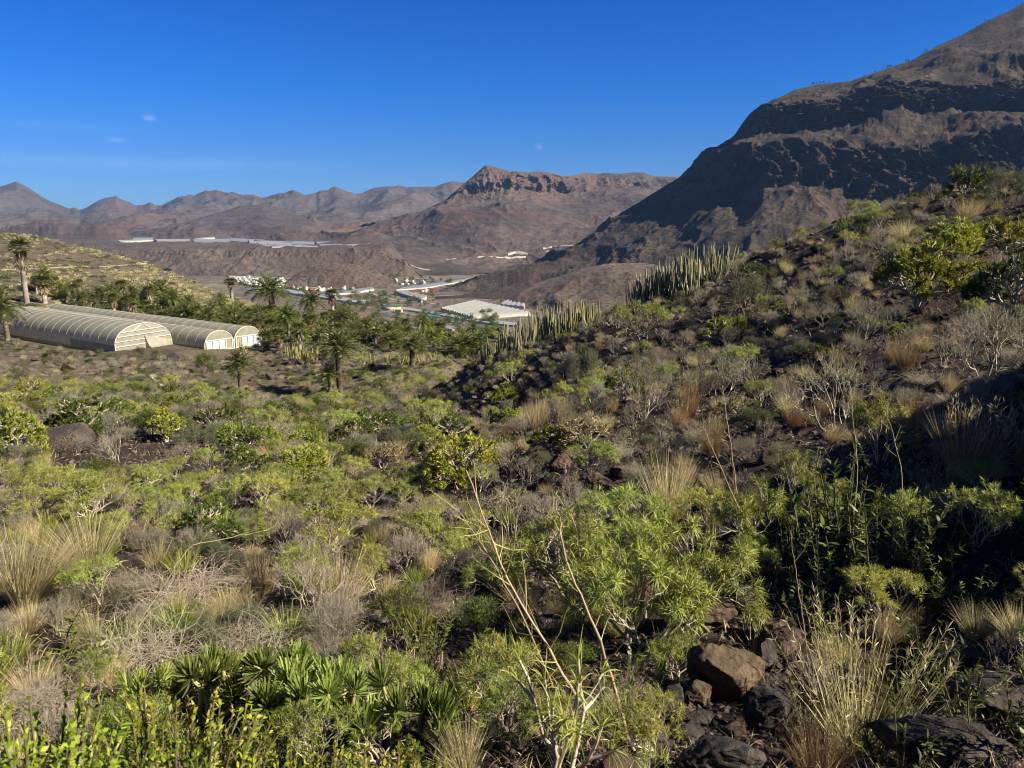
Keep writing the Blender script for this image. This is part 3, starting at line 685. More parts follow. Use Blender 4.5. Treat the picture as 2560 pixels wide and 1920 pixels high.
# drooping-rosette spurge of the foreground (large, loose)
def loose(s, n0=4, gens=4, nl=28, L=.115, flat=None, Lg=.26, droop=.8, a1=110):
    rng = np.random.RandomState(s); st, fo = MB(), MB()
    S, tp, td = grow(rng, n0, gens, (2, 3, 2), Lg, .8, .021, .72, .56, .14, flat, .95, .3, .03)
    tubes(st, *S, sides=6, tint=np.clip(rng.normal(.7, .15, len(S[0])), 0, 1))
    rosettes(fo, rng, tp, td, nl, L, .0062, 15, a1, droop, .04, 0, 3)
    return st, fo
reg('foreground_spurge', [loose(71, 3, 6, 20, .10), loose(72, 3, 6, 20, .10), loose(73, 3, 3, 26, .13, Lg=.3), loose(74, 4, 6, 17, .095)], ('stems', 'leaves'), (MS['pale'], ML['spurge']))
# upright leafy stalks with lance leaves
def stalks(s, n=9, H=.7, L=.09, W=.02, nl=24, spread=.7, seg=3):
    rng = np.random.RandomState(s); st, fo = MB(), MB()
    th = rng.uniform(0, 2*np.pi, n); b = np.stack([.1*np.cos(th), .1*np.sin(th), np.full(n, -.04)], -1)
    sp_ = spread*rng.uniform(.1, 1, n); d = norm(np.stack([np.cos(th)*sp_, np.sin(th)*sp_, np.ones(n)], -1)); h = H*rng.uniform(.6, 1.1, n)
    m = b + d*h[:, None]*.55; d2 = norm(d+.15*rng.normal(size=d.shape)+np.array([0, 0, .1])); e = m + d2*h[:, None]*.45
    tubes(st, b, m, .006, .0045, 5, tint=.4); tubes(st, m, e, .0045, .0025, 5, tint=.4)
    i = np.repeat(np.arange(n), nl); u = rng.uniform(.12, 1, len(i))
    pb = np.where((u < .55)[:, None], b[i]+d[i]*(h[i]*u)[:, None], m[i]+d2[i]*(h[i]*(u-.55))[:, None])
    a = np.radians(rng.uniform(25, 75, len(i))); pp = rnd_perp(rng, d[i]); dd = norm(d[i]*np.cos(a)[:, None]+pp*np.sin(a)[:, None])
    blades(fo, rng, pb, dd, L*rng.uniform(.6, 1.2, len(i))*(1.1-.4*u), W*rng.uniform(.7, 1.2, len(i)), .5, 0, np.clip(.35+.4*u+.15*rng.normal(size=len(i)), 0, 1), seg, fold=norm(np.cross(dd, d[i])+.2*rng.normal(size=dd.shape)))
    return st, fo
reg('leafy_weed', [stalks(81), stalks(82, 7, .6), stalks(83, 12, .5, .07, .016, 30)], ('stems', 'leaves'), (MS['brown'], ML['green']))
reg('bright_leafy_bush', [stalks(85, 240, .5, .038, .0125, 80, 1.5, 2), stalks(86, 260, .5, .034, .0115, 80, 1.7, 2), stalks(87, 220, .5, .040, .0125, 80, 1.4, 2)], ('stems', 'leaves'), (MS['brown'], ML['hedge']))
# ribbed upright cactus column, unit height
def column(s):
    rng = np.random.RandomState(s); mb = MB(); k = 6
    zz = np.array([0, .15, .35, .55, .75, .9, .97, 1.0]); rr = np.array([.85, 1, 1, .97, .93, .85, .6, .1])
    bend = rng.normal(size=2)*.22; V = []
    for z, r in zip(zz, rr):
        for j in range(2*k if False else 8):
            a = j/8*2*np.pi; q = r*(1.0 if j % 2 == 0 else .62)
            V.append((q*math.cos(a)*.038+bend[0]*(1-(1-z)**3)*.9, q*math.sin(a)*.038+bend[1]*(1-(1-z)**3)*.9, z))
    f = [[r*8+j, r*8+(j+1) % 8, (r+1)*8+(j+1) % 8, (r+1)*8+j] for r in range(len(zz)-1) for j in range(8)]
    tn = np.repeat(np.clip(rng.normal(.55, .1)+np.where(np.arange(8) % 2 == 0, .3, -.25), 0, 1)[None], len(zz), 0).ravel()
    mb.add(V, f, tint=tn); return mb
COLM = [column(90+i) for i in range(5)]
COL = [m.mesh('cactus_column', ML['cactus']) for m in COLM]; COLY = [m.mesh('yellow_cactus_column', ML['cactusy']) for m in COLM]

# ---------------------------------------------------------------- palms
def frond(rng, az, el, Lf, curl, W=.55, nl=26):
    """one feather leaf: rachis + leaflets, in local space at the crown"""
    mb = MB(); n = 9; p = np.zeros(3); d = np.array([math.cos(az)*math.cos(el), math.sin(az)*math.cos(el), math.sin(el)]); pts = [p]
    for i in range(n):
        p = p + d*Lf/n; pts.append(p); d = norm(d - np.array([0, 0, curl/n*(1+.5*i/n)]))
    pts = np.array(pts); polytube(mb, pts, np.linspace(.03, .008, n+1), 3, .75)
    side = norm(np.cross(pts[-1]-pts[0], [0, 0, 1.]) + 1e-6)
    u = np.linspace(.12, .99, nl); ii = np.clip((u*n).astype(int), 0, n-1); fr = u*n-ii
    b = pts[ii]*(1-fr[:, None]) + pts[ii+1]*fr[:, None]; dd = norm(pts[ii+1]-pts[ii])
    for sgn in (-1, 1):
        ld = norm(dd*.75 + sgn*side*.8 + np.array([0, 0, .22]) + .12*rng.normal(size=b.shape))
        LL = W*np.sin(np.pi*np.clip(u*.85+.13, 0, 1))**.7*rng.uniform(.8, 1.1, nl)
        blades(mb, rng, b, ld, LL, .055, .45, 0, np.clip(.45+.25*rng.normal(size=nl), 0, 1), 2, .15)
    return mb
def palm(s, H=4, R=.22, nf=42, Lf=2.3, wind=0.0):
    rng = np.random.RandomState(s); tr, cr, dk = MB(), MB(), MB()
    n = 12; z = np.linspace(-.3, H, n); off = np.cumsum(rng.normal(size=(n, 2))*.03, 0)
    k = 9
    for i in range(n-1):
        a = np.array([off[i, 0], off[i, 1], z[i]]); b = np.array([off[i+1, 0], off[i+1, 1], z[i+1]])
        sw = 1.0 if i < n-3 else 1.35
        tubes(tr, a, b, R*1.12*sw, R*.94*sw, k, tint=rng.uniform(.2, .8))
    top = np.array([off[-1, 0], off[-1, 1], H]); fr = []
    for i in range(nf):
        el = math.radians(82 - 105*(i/nf)**1.15 + rng.uniform(-8, 8)); az = i*2.39996+rng.uniform(-.2, .2)
        m = frond(rng, az, el, Lf*rng.uniform(.85, 1.1), 1.1+rng.uniform(-.2, .3), Lf*.25)
        M = np.eye(4); M[:3, 3] = top
        if wind: M[0, 2] = -wind
        q = MB().merge(m, M); fr.append(q)
    for i in range(14):    # dead fronds hanging at the neck
        m = frond(rng, rng.uniform(0, 6.28), math.radians(-35+rng.uniform(-25, 15)), Lf*.75, 1.2, Lf*.12, 12)
        M = np.eye(4); M[:3, 3] = top-np.array([0, 0, .15]); dk.merge(m, M)
    return tr, fr, dk
PALM = []
for s, H, nf, Lf, wd in ((101, 4.2, 44, 2.5, .12), (102, 3.0, 46, 2.4, .25), (103, 5.8, 44, 2.3, .15), (104, .9, 46, 2.6, 0), (105, 1.8, 50, 2.8, .1)):
    tr, fr, dk = palm(s, H, .24, nf, Lf, wd)
    cr = MB()
    for f_ in fr: cr.merge(f_)
    w_, h_ = size(tr, cr)
    PALM.append(dict(trunk=tr.mesh('palm_trunk', MS['trunk']), crown=cr.mesh('palm_crown', ML['palm']), crowny=cr.mesh('palm_crown_y', ML['palmy']), dead=dk.mesh('palm_dead', ML['skirt']),
                     fronds=[f_.mesh('palm_frond', ML['palm']) for f_ in fr] if s in (101, 102, 103) else None, w=w_, h=h_, top=H))
def fanpalm(s, H=6, R=.26, skirt=1.6):
    rng = np.random.RandomState(s); tr, cr, sk = MB(), MB(), MB(); n = 8; z = np.linspace(-.3, H, n)
    for i in range(n-1): tubes(tr, [0, 0, z[i]], [0, 0, z[i+1]], R*(1.15-.3*i/n), R*(1.1-.3*i/n), 9, tint=rng.uniform(.2, .8))
    def fan(mb, az, el, L, dead):
        d = np.array([math.cos(az)*math.cos(el), math.sin(az)*math.cos(el), math.sin(el)]); b = np.array([0, 0, H]) + d*L*(.15 if dead else .55)
        if not dead: tubes(mb, [0, 0, H], b, .02, .014, 3, tint=.8)
        side = norm(np.cross(d, [0, 0, 1.])+1e-6); upv = np.cross(side, d); k = 11
        a = np.linspace(-1.25, 1.25, k); fd = norm(d[None]*np.cos(a)[:, None]+side[None]*np.sin(a)[:, None]+.12*rng.normal(size=(k, 3)))
        if dead: fd = norm(d[None]+.35*rng.normal(size=(k, 3)))
        blades(mb, rng, np.repeat(b[None], k, 0), fd, L*.62*rng.uniform(.8, 1.1, k), .13 if not dead else .09, .9, 0, rng.uniform(.15, .9, k), 3, .1, fold=norm(np.cross(fd, upv)))
    for i in range(34): fan(cr, i*2.4, math.radians(80-100*(i/34)+rng.uniform(-8, 8)), 1.35, False)
    for i in range(46):
        d = H-rng.uniform(0, skirt); rr = R*1.0; az = rng.uniform(0, 6.28); k = 6
        b = np.repeat(np.array([[rr*math.cos(az), rr*math.sin(az), d]]), k, 0)
        dd = norm(np.array([[math.cos(az)*.45, math.sin(az)*.45, -1]])+.22*rng.normal(size=(k, 3)))
        blades(sk, rng, b, dd, rng.uniform(.6, 1.1, k), .11, .2, 0, None, 2)
    return tr, cr, sk
FAN = []
for s, H, sk_ in ((111, 5.2, 1.5), (112, 7, 2.2), (113, 3.4, 1.6)):
    tr, cr, sk = fanpalm(s, H, .28, sk_); w_, h_ = size(tr, cr)
    FAN.append(dict(trunk=tr.mesh('fan_trunk', MS['trunkg']), crown=cr.mesh('fan_crown', ML['palm']), dead=sk.mesh('fan_skirt', ML['skirt']), w=w_, h=h_))

# ---------------------------------------------------------------- rocks
def ico(sub=3):
    me = bpy.data.meshes.new('i'); import bmesh
    bm = bmesh.new(); bmesh.ops.create_icosphere(bm, subdivisions=sub, radius=1); bm.to_mesh(me); bm.free()
    v = np.zeros(len(me.vertices)*3); me.vertices.foreach_get('co', v)
    t = np.zeros(len(me.polygons)*3, int); me.polygons.foreach_get('vertices', t); bpy.data.meshes.remove(me)
    return v.reshape(-1, 3), t.reshape(-1, 3)
ICO4, ICO1 = ico(5), ico(2)
def rockmb(s, geo=None, cuts=9, rough=.05, sc=(1, .8, .6)):
    cuts = cuts*2
    rng = np.random.RandomState(s); v, t = (geo or ICO4); v = np.sign(v)*np.abs(v)**.62; v = v/np.abs(v).max()*.92
    nrm = norm(rng.normal(size=(cuts, 3))); dist = rng.uniform(.42, .68, cuts)
    for a, b in zip(nrm, dist):
        h = v @ a; over = np.clip(h-b, 0, None); v = v - a*over[:, None]*.96
    nn = norm(v)
    v = v + nn*(rough*fbm(v[:, 0]*3+s, v[:, 1]*3, v[:, 2]*3, 5, .6) + rough*.25*ridged(v[:, 0]*2.3, v[:, 1]*2.3+s, v[:, 2]*2.3, 4) + rough*.7*fbm(v[:, 0]*9+s, v[:, 1]*9, v[:, 2]*9, 5, .68) - rough*.5*np.clip(ridged(v[:, 0]*3.1+s, v[:, 1]*3.1, v[:, 2]*3.1, 3)-1.1, 0, 1))[:, None]
    mb = MB(); mb.add(v*np.array(sc), tris=t); return mb
def rmat(name, c0, c1, c2, lich=None):
    m, nt, out = newmat(name)
    tc = N(nt, 'ShaderNodeTexCoord'); v = tc.outputs['Object']
    col = ramp(nt, nz(nt, v, 2.2, 8, .65), [(.32, c0), (.5, c1), (.7, c2)])
    col = mixc(nt, .7, col, ramp(nt, nz(nt, v, 14, 6, .7), [(.3, (.4, .4, .4)), (.55, (1, 1, 1)), (.8, (1.5, 1.45, 1.3))]), 'MULTIPLY')
    if lich: col = mixc(nt, ramp(nt, nz(nt, v, 1.3, 4, .6, .5), [(.5, (0, 0, 0)), (.6, (.8, .8, .8))]), col, lich)
    b = N(nt, 'ShaderNodeBsdfPrincipled'); nt.links.new(col, b.inputs['Base Color']); b.inputs['Roughness'].default_value = .93
    b.inputs['Specular IOR Level'].default_value = .2
    bm = N(nt, 'ShaderNodeBump'); bm.inputs['Strength'].default_value = 1.0; bm.inputs['Distance'].default_value = .09
    vo = N(nt, 'ShaderNodeTexVoronoi'); vo.inputs['Scale'].default_value = 16; nt.links.new(v, vo.inputs['Vector'])
    h = mixc(nt, .4, nz(nt, v, 9, 10, .72), vo.outputs['Distance'])
    nt.links.new(h, bm.inputs['Height']); nt.links.new(bm.outputs[0], b.inputs['Normal']); nt.links.new(b.outputs[0], out.inputs[0]); return m
MR_or = rmat('ochre_basalt', (.05, .037, .025), (.105, .076, .048), (.18, .13, .085), (.13, .088, .052))
MR_dk = rmat('grey_basalt', (.03, .026, .023), (.062, .052, .045), (.12, .10, .085), (.10, .075, .052))
MR_rd = rmat('red_brown_basalt', (.04, .028, .021), (.085, .056, .041), (.145, .10, .075))
# ================================================================ planting
EMAX = np.maximum.accumulate(EG, axis=0)
def visible(X, Y, top):
    s = X/Y
    j = int(np.clip((s-GS[0])/(GS[1]-GS[0]), 0, len(GS)-1)); i = int(np.clip((math.log(Y)-GL[0])/(GL[1]-GL[0])-3, 0, len(GL)-1))
    return (float(Hz(X, Y))+top)/Y > EMAX[i, j]
def hit2(x, y, Ymax=120):
    for k in range(40):
        h = hit(x, y+k, 1.2, Ymax)
        if h is not None: return h
    return pt(x, y, 40)
RG = np.random.RandomState(2024)
GRID = {}
def near_ok(X, Y, r, k=1.0):
    c = 1.5; n = int(math.ceil((r+2.0)*k/c))
    i0, j0 = int(X//c), int(Y//c)
    for i in range(i0-n, i0+n+1):
        for j in range(j0-n, j0+n+1):
            for (a, b, q) in GRID.get((i, j), ()):
                if (a-X)**2+(b-Y)**2 < ((r+q)*k)**2: return False
    return True
def mark(X, Y, r): GRID.setdefault((int(X//1.5), int(Y//1.5)), []).append((X, Y, r))
CNT = {}
CAT = dict(candelabra_shrub='shrub', mid_candelabra_shrub='shrub', dark_candelabra_shrub='shrub', dry_candelabra_shrub='shrub', spurge_bush='bush', olive_bush='bush', grey_bush='bush', green_bush='bush',
           bare_shrub='bare shrub', sparse_shrub='bare shrub', dry_grass_tussock='grass', tall_dry_grass='grass', pale_tuft='grass tuft', green_grass_tussock='grass', dry_bramble='bramble',
           rosette_succulent='succulent', foreground_spurge='spurge', leafy_weed='weed', bright_leafy_bush='leafy bush')
def put(kind, loc, w, label, group=None, h=None, v=None, rz=None, detail=True, tilt=0.0):
    sp = SPEC[kind]; V = sp['V'][RG.randint(len(sp['V'])) if v is None else v]
    k = w/V['w']; kz = k*RG.uniform(.85, 1.15) if h is None else h/V['h']
    rz = RG.uniform(0, 6.28) if rz is None else rz
    if detail and len(V['parts']) > 1:
        o = bpy.data.objects.new(kind, None); C.objects.link(o); o.empty_display_size = .1
        for n, me in V['parts']:
            c = bpy.data.objects.new(n, me); C.objects.link(c); c.parent = o
    else:
        o = bpy.data.objects.new(kind, V['mesh']); C.objects.link(o)
    o.location = loc; o.scale = (k, k, kz); o.rotation_euler = (RG.normal()*.04, tilt+RG.normal()*.04, rz)
    tag(o, label, CAT[kind], group); CNT[kind] = CNT.get(kind, 0)+1
    return o
def hero(kind, x, y, wpx, label, hpx=None, v=None, Ymax=120, group=None, keep=.42, rz=None, sink=0.0):
    p = hit2(x, y, Ymax); q = p.y*CP - p.z*SP
    w = wpx*q/F; h = hpx*q/F if hpx else None
    o = put(kind, p-Vector((0, 0, sink)), w, label, group, h, v, rz, wpx > 22)
    mark(p.x, p.y, w*keep); return o
B = 'right_slope'
heroes = [
 ('candelabra_shrub', 917, 308, 104, 'largest bright yellow-green umbrella shrub on the right slope', 72, 0),
 ('dark_candelabra_shrub', 1012, 322, 92, 'dark green umbrella shrub cut by the right edge of the picture', 76, 0),
 ('candelabra_shrub', 950, 262, 72, 'yellow-green umbrella shrub above and behind the largest one on the slope', 46, 1),
 ('candelabra_shrub', 1003, 256, 56, 'umbrella shrub beside the right edge just below the crest bushes', 42, 2),
 ('dark_candelabra_shrub', 968, 200, 50, 'dense green bush on the crest at far right against the mountain', 38, 1),
 ('olive_bush', 1002, 203, 48, 'grey-green rounded bush on the crest next to the dense green one', 40, 0),
 ('dark_candelabra_shrub', 851, 244, 34, 'small dark green shrub standing on the skyline of the right slope', 28, 1),
 ('dark_candelabra_shrub', 752, 284, 38, 'low dark green shrub right of the tall cactus clump', 22, 0),
 ('olive_bush', 748, 312, 66, 'wide olive bush below the low dark green shrub right of the cactus clump', 42, 1),
 ('candelabra_shrub', 727, 346, 52, 'small bright umbrella shrub in the middle of the right slope', 34, 2),
 ('spurge_bush', 640, 340, 58, 'round yellow-green bush in front of the tall cactus clump', 42, 0),
 ('spurge_bush', 618, 328, 34, 'smaller yellow-green bush left of the round one by the cactus clump', 28, 1),
 ('olive_bush', 582, 384, 58, 'round grey-olive bush below the middle cactus clump', 42, 2),
 ('candelabra_shrub', 503, 408, 34, 'small umbrella shrub with pale stem below the left cactus row', 28, 0),
 ('candelabra_shrub', 507, 428, 36, 'low bright shrub directly below the small pale-stemmed umbrella shrub', 24, 1),
 ('spurge_bush', 510, 384, 36, 'feathery bush at the foot of the left cactus row', 28, 2),
 ('dry_candelabra_shrub', 588, 448, 64, 'flat brown half-dry umbrella shrub on the dark slope', 34, 0),
 ('candelabra_shrub', 462, 488, 84, 'wide flat-topped shrub with thick white branches in the picture centre', 58, 2),
 ('candelabra_shrub', 421, 449, 48, 'low umbrella shrub behind and left of the white-branched one', 26, 0),
 ('dry_candelabra_shrub', 384, 468, 46, 'yellow-brown umbrella shrub left of the white-branched one', 30, 1),
 ('candelabra_shrub', 303, 478, 72, 'broad bright green shrub in the middle of the left scrub', 34, 1),
 ('green_bush', 306, 450, 64, 'dark green dense bush behind the broad bright shrub', 30, 0),
 ('spurge_bush', 372, 508, 60, 'bluish feathery bush in front of the yellow-brown umbrella shrub', 32, 0),
 ('dark_candelabra_shrub', 86, 440, 70, 'big dense green umbrella shrub on bare soil at left', 48, 0),
 ('candelabra_shrub', 14, 462, 76, 'bright yellow-green shrub with bare pale trunk at the left edge', 60, 1),
 ('candelabra_shrub', 29, 400, 32, 'small umbrella shrub below the greenhouse bank at far left', 24, 2),
 ('candelabra_shrub', 166, 442, 44, 'bright green shrub right of the big dense umbrella shrub', 36, 0),
 ('bare_shrub', 184, 464, 40, 'white dead shrub lying on bare soil among the left scrub', 24, 0),
 ('bare_shrub', 118, 464, 48, 'brown leafless shrub in front of the big dense umbrella shrub', 36, 1),
 ('bare_shrub', 862, 344, 60, 'leafless forked shrub below the largest bright umbrella shrub', 50, 2),
 ('bare_shrub', 797, 316, 48, 'grey leafless shrub left of the forked one under the umbrella shrub', 34, 0),
 ('bare_shrub', 836, 430, 112, 'large white-grey leafless shrub in the shadow of the right slope', 84, 1),
 ('bare_shrub', 985, 378, 100, 'yellowish leafless twiggy shrub near the right edge', 78, 2),
 ('bare_shrub', 430, 545, 74, 'white twiggy dead shrub in front of the white-branched umbrella shrub', 60, 0),
 ('bare_shrub', 510, 540, 80, 'grey dead shrub left of the fan of dry grass', 66, 1),
 ('tall_dry_grass', 688, 420, 36, 'upright orange grass tuft alone on the black soil', 56, 0),
 ('dry_grass_tussock', 536, 434, 40, 'straw tussock beside the flat brown umbrella shrub', 46, 0),
 ('sparse_shrub', 642, 420, 92, 'thin grey-green shrub with long bare twigs left of the orange grass', 62, 0),
 ('sparse_shrub', 720, 400, 60, 'pale thin shrub right above the orange grass tuft', 50, 1),
 ('tall_dry_grass', 906, 374, 46, 'tall straw grass below the largest bright umbrella shrub', 52, 1),
 ('dry_grass_tussock', 966, 222, 44, 'beige grass at the foot of the crest bushes', 30, 1),
 ('dry_grass_tussock', 905, 240, 52, 'beige grass on the skyline left of the crest bushes', 26, 2),
 ('spurge_bush', 880, 232, 40, 'pale bush on the skyline next to the beige grass', 24, 0),
 ('tall_dry_grass', 965, 482, 120, 'large dense tussock of brown grass near the right edge', 92, 0),
 ('foreground_spurge', 880, 462, 84, 'green spiky-leaved shrub left of the large brown tussock', 74, 3),
 ('dry_grass_tussock', 668, 524, 90, 'fan of long dry grass behind the foreground spurges', 84, 0),
 ('foreground_spurge', 630, 662, 150, 'tall fresh green spurge with pale forked trunk in the foreground', 150, 0),
 ('foreground_spurge', 690, 640, 150, 'fresh green spurge beside the large ochre rock', 128, 1),
 ('foreground_spurge', 570, 600, 130, 'yellow-green spurge left of the tall forked one', 108, 3),
 ('foreground_spurge', 620, 560, 110, 'spurge behind the tall forked one, below the grass fan', 80, 0),
 ('foreground_spurge', 745, 556, 96, 'loose spurge between the grass fan and the lance-leaved weeds', 92, 1),
 ('foreground_spurge', 790, 520, 70, 'thin spurge with yellow leaf tips under the grey leafless shrub', 76, 3),
 ('foreground_spurge', 540, 800, 150, 'straggly spurge with drooping leaf stars at the bottom edge', 185, 2),
 ('foreground_spurge', 655, 812, 56, 'single drooping leaf star beside the rocks at the bottom edge', 78, 2),
 ('foreground_spurge', 756, 655, 40, 'small spurge sprout growing out of the rocks', 60, 2),
 ('leafy_weed', 822, 575, 120, 'lance-leaved weed in the shade, nearest the middle', 110, 0),
 ('leafy_weed', 885, 590, 120, 'lance-leaved weed in deep shade right of the other', 112, 2),
 ('leafy_weed', 850, 545, 110, 'tall lance-leaved weed at the back of the shaded patch', 110, 1),
 ('leafy_weed', 930, 570, 90, 'lance-leaved weed below the large brown tussock', 74, 0),
 ('leafy_weed', 800, 742, 56, 'small weed with toothed yellow-green leaves beside the feathered grass', 76, 1),
 ('leafy_weed', 445, 690, 90, 'dark green weed clump left of the leaning dry stalk', 84, 0),
 ('leafy_weed', 470, 730, 70, 'dark weed with long leaves at the foot of the clump', 60, 2),
 ('leafy_weed', 40, 676, 120, 'dark green pointed-leaf weed at the left edge', 70, 0),
 ('leafy_weed', 425, 655, 70, 'green weed between the rosette plants and the dark clump', 60, 2),
 ('rosette_succulent', 395, 752, 120, 'rosette plant with thick ringed stem, rightmost of its row', 104, 0),
 ('rosette_succulent', 335, 738, 115, 'rosette plant second from the right of its row', 96, 1),
 ('rosette_succulent', 270, 732, 120, 'rosette plant with a bare yellow stem in the middle of its row', 92, 2),
 ('rosette_succulent', 205, 724, 115, 'rosette plant left of the middle, in front of the twig tangle', 84, 0),
 ('rosette_succulent', 150, 720, 70, 'small rosette plant at the left end of its row', 66, 1),
 ('dry_bramble', 140, 668, 210, 'large grey tangle of arching twigs at lower left', 96, 0),
 ('dry_bramble', 245, 660, 170, 'grey-brown twig tangle right of the large one', 84, 1),
 ('dry_bramble', 40, 720, 150, 'white twig tangle at the left edge above the leafy bush', 64, 2),
 ('dry_bramble', 190, 600, 150, 'brown twig tangle behind the large grey one', 56, 2),
 ('dry_grass_tussock', 26, 604, 140, 'blown straw grass at the left edge', 96, 1),
 ('dry_grass_tussock', 88, 570, 120, 'straw grass leaning right at the left side', 74, 1),
 ('dry_grass_tussock', 340, 610, 110, 'straw grass in front of the spurges at lower left centre', 70, 0),
 ('green_grass_tussock', 180, 505, 40, 'pale green grass fountain on bare soil at left', 30, 1),
 ('spurge_bush', 90, 520, 100, 'yellow-green feathery bush at left above the straw grass', 54, 1),
 ('spurge_bush', 30, 520, 90, 'feathery bush at the left edge under the pale-trunked shrub', 50, 2),
 ('spurge_bush', 330, 560, 100, 'feathery pale green bush left of centre', 60, 0),
 ('grey_bush', 340, 650, 90, 'silvery grey-green bush behind the rosette plants', 60, 0),
 ('olive_bush', 244, 500, 60, 'dark grey-green bush above the left feathery bushes', 34, 0),
 ('dark_candelabra_shrub', 216, 545, 66, 'green shrub with thick yellow-green stems at left of centre', 50, 1),
 ('olive_bush', 17, 384, 28, 'round dark bush on the bank at far left', 20, 0),
 ('olive_bush', 74, 349, 14, 'small bush at the front of the greenhouse, leftmost', 9, 0),
 ('olive_bush', 86, 352, 14, 'small bush at the front of the greenhouse next to the leftmost', 8, 1),
 ('olive_bush', 140, 358, 18, 'round bush before the torn white gable, left one', 13, 1),
 ('olive_bush', 158, 359, 17, 'round bush before the torn white gable, right one', 13, 2),
 ('green_bush', 204, 374, 28, 'tall green bush below the first doored gable', 28, 1),
 ('grey_bush', 356, 350, 24, 'blue-grey cushion bush at the foot of the garden palms', 15, 1),
]
for hsp in heroes:
    kind, x, y, wpx, lab, hp, v = hsp
    hero(kind, x, y, wpx, lab, hp, v)
# close leafy bush under the viewer at lower left
for i, (X, Y, w, h, lb) in enumerate(((-1.42, 1.75, 1.15, .72, 'blurred bright green leafy bush at the bottom left corner'), (-.92, 1.62, 1.0, .64, 'bright leafy bush second from the left at the bottom edge'),
                            (-.45, 1.72, .85, .54, 'bright leafy bush at the bottom edge, right end of the row'), (-1.2, 2.2, 1.0, .62, 'bright leafy bush behind the blurred corner one'), (-.72, 2.2, .85, .46, 'bright leafy bush in front of the rosette plants'))):
    put('bright_leafy_bush', (X, Y, float(Hz(X, Y))-.05), w, lb, 'bright leafy bushes along the bottom edge', h, i % 3)
    mark(X, Y, .4)
# feathered grass, lower right
fg = grass(301, 260, .26, 1.2, W=.0034, lean=(.1, 0), r=.12, droop=1.0); fh = grass(302, 110, .50, 1.0, W=.0036, heads=120, lean=(.16, -.04), r=.09, droop=.25); fg[0].merge(fh[0]); fg = (fg[0], fh[1])
p = hit2(862, 752); o = bpy.data.objects.new('feathered_grass', None); C.objects.link(o); o.location = p; o.scale = (1.4,)*3
obj('blades', fg[0].mesh('feathered_grass_blades', ML['straw']), o); obj('seed_heads', fg[1].mesh('feathered_grass_heads', ML['straw']), o)
tag(o, 'tall straw-coloured grass with feathered seed heads at lower right', 'grass'); mark(p.x, p.y, .35)
# leaning dry flower stalks
def stalk(path, r, seed, label, nb=16, bl=.25):
    rng = np.random.RandomState(seed); g0 = hit2(path[0][0], path[0][1]); P = np.array([[float(q) for q in pt(x, y, g0.y+(Y-path[0][2])*.5)] for x, y, Y in path]); P[0, 2] -= .1
    t = np.linspace(0, 1, 22); tt = np.linspace(0, 1, len(P)); Q = np.stack([np.interp(t, tt, P[:, k]) for k in range(3)], -1); Q[1:-1] = Q[1:-1] + rng.normal(size=(20, 3))*.004
    st, br = MB(), MB(); polytube(st, Q, np.linspace(r, r*.3, 22), 6, .8)
    BR = []
    for i in range(nb):
        br = MB(); BR.append(br); k = rng.randint(5, 21); d = norm((Q[min(k+1, 21)]-Q[k-1])[None])[0]; a = norm((d + .75*rng.normal(size=3))[None])[0]; L_ = bl*rng.uniform(.4, 1)
        m = Q[k]+a*L_*.5; e = m + norm((a+.25*rng.normal(size=3)+[0, 0, .3])[None])[0]*L_*.5
        polytube(br, [Q[k], m, e], [r*.3, r*.22, r*.12], 4, .7)
        for j in range(5): tubes(br, e, e+norm(rng.normal(size=(1, 3))+[[0, 0, .5]])[0]*.05*rng.uniform(.5, 1.4), r*.1, r*.06, 3, .6)
    c0 = Vector(Q[0]); o = bpy.data.objects.new('dry_flower_stalk', None); C.objects.link(o); o.location = c0
    for m_ in [st]+BR:
        for k in range(len(m_.v)): m_.v[k] = m_.v[k]-np.array(c0)
    obj('stem', st.mesh('stalk_stem', ML['skirt']), o); [obj('branch', b_.mesh('stalk_branch', MS['yel']), o) for b_ in BR]; tag(o, label, 'dry stalk', 'leaning dry flower stalks')
stalk([(605, 728, 4.6), (556, 662, 4.7), (505, 575, 4.9), (466, 470, 5.1)], .0115, 1, 'thick pale dry flower stalk leaning left across the centre', 24, .42)
stalk([(560, 690, 4.9), (520, 610, 5.0), (484, 548, 5.2), (455, 505, 5.3)], .009, 2, 'thin dry stalk running just left of the thick pale one', 12, .3)
stalk([(640, 755, 4.4), (600, 640, 4.6), (566, 560, 4.8), (556, 500, 5.0)], .010, 3, 'dark thin dry stalk leaning right of the thick pale one', 10, .25)
for i, (a, b, c, r, lb) in enumerate((((742, 520, 7), (730, 440, 7.4), (722, 385, 7.8), .008, 'long white dry twig rising over the black soil'), ((850, 560, 6), (858, 470, 6.2), (850, 385, 6.4), .007, 'tall thin stalk in front of the grey leafless shrub'),
        ((905, 560, 5.6), (902, 470, 5.8), (880, 385, 6.0), .007, 'tall thin forked stalk left of the large brown tussock'), ((780, 560, 6.2), (735, 500, 6.4), (700, 420, 6.8), .007, 'thin arched stalk leaning left over the shaded weeds'),
        ((815, 690, 4.8), (800, 600, 5.0), (790, 530, 5.2), .006, 'reed-like stalk above the toothed weed'), ((120, 640, 6), (190, 545, 6.3), (270, 530, 6.6), .007, 'long arching straw stem over the twig tangle'))):
    stalk([a, b, c], r, 10+i, lb, 7, .22)

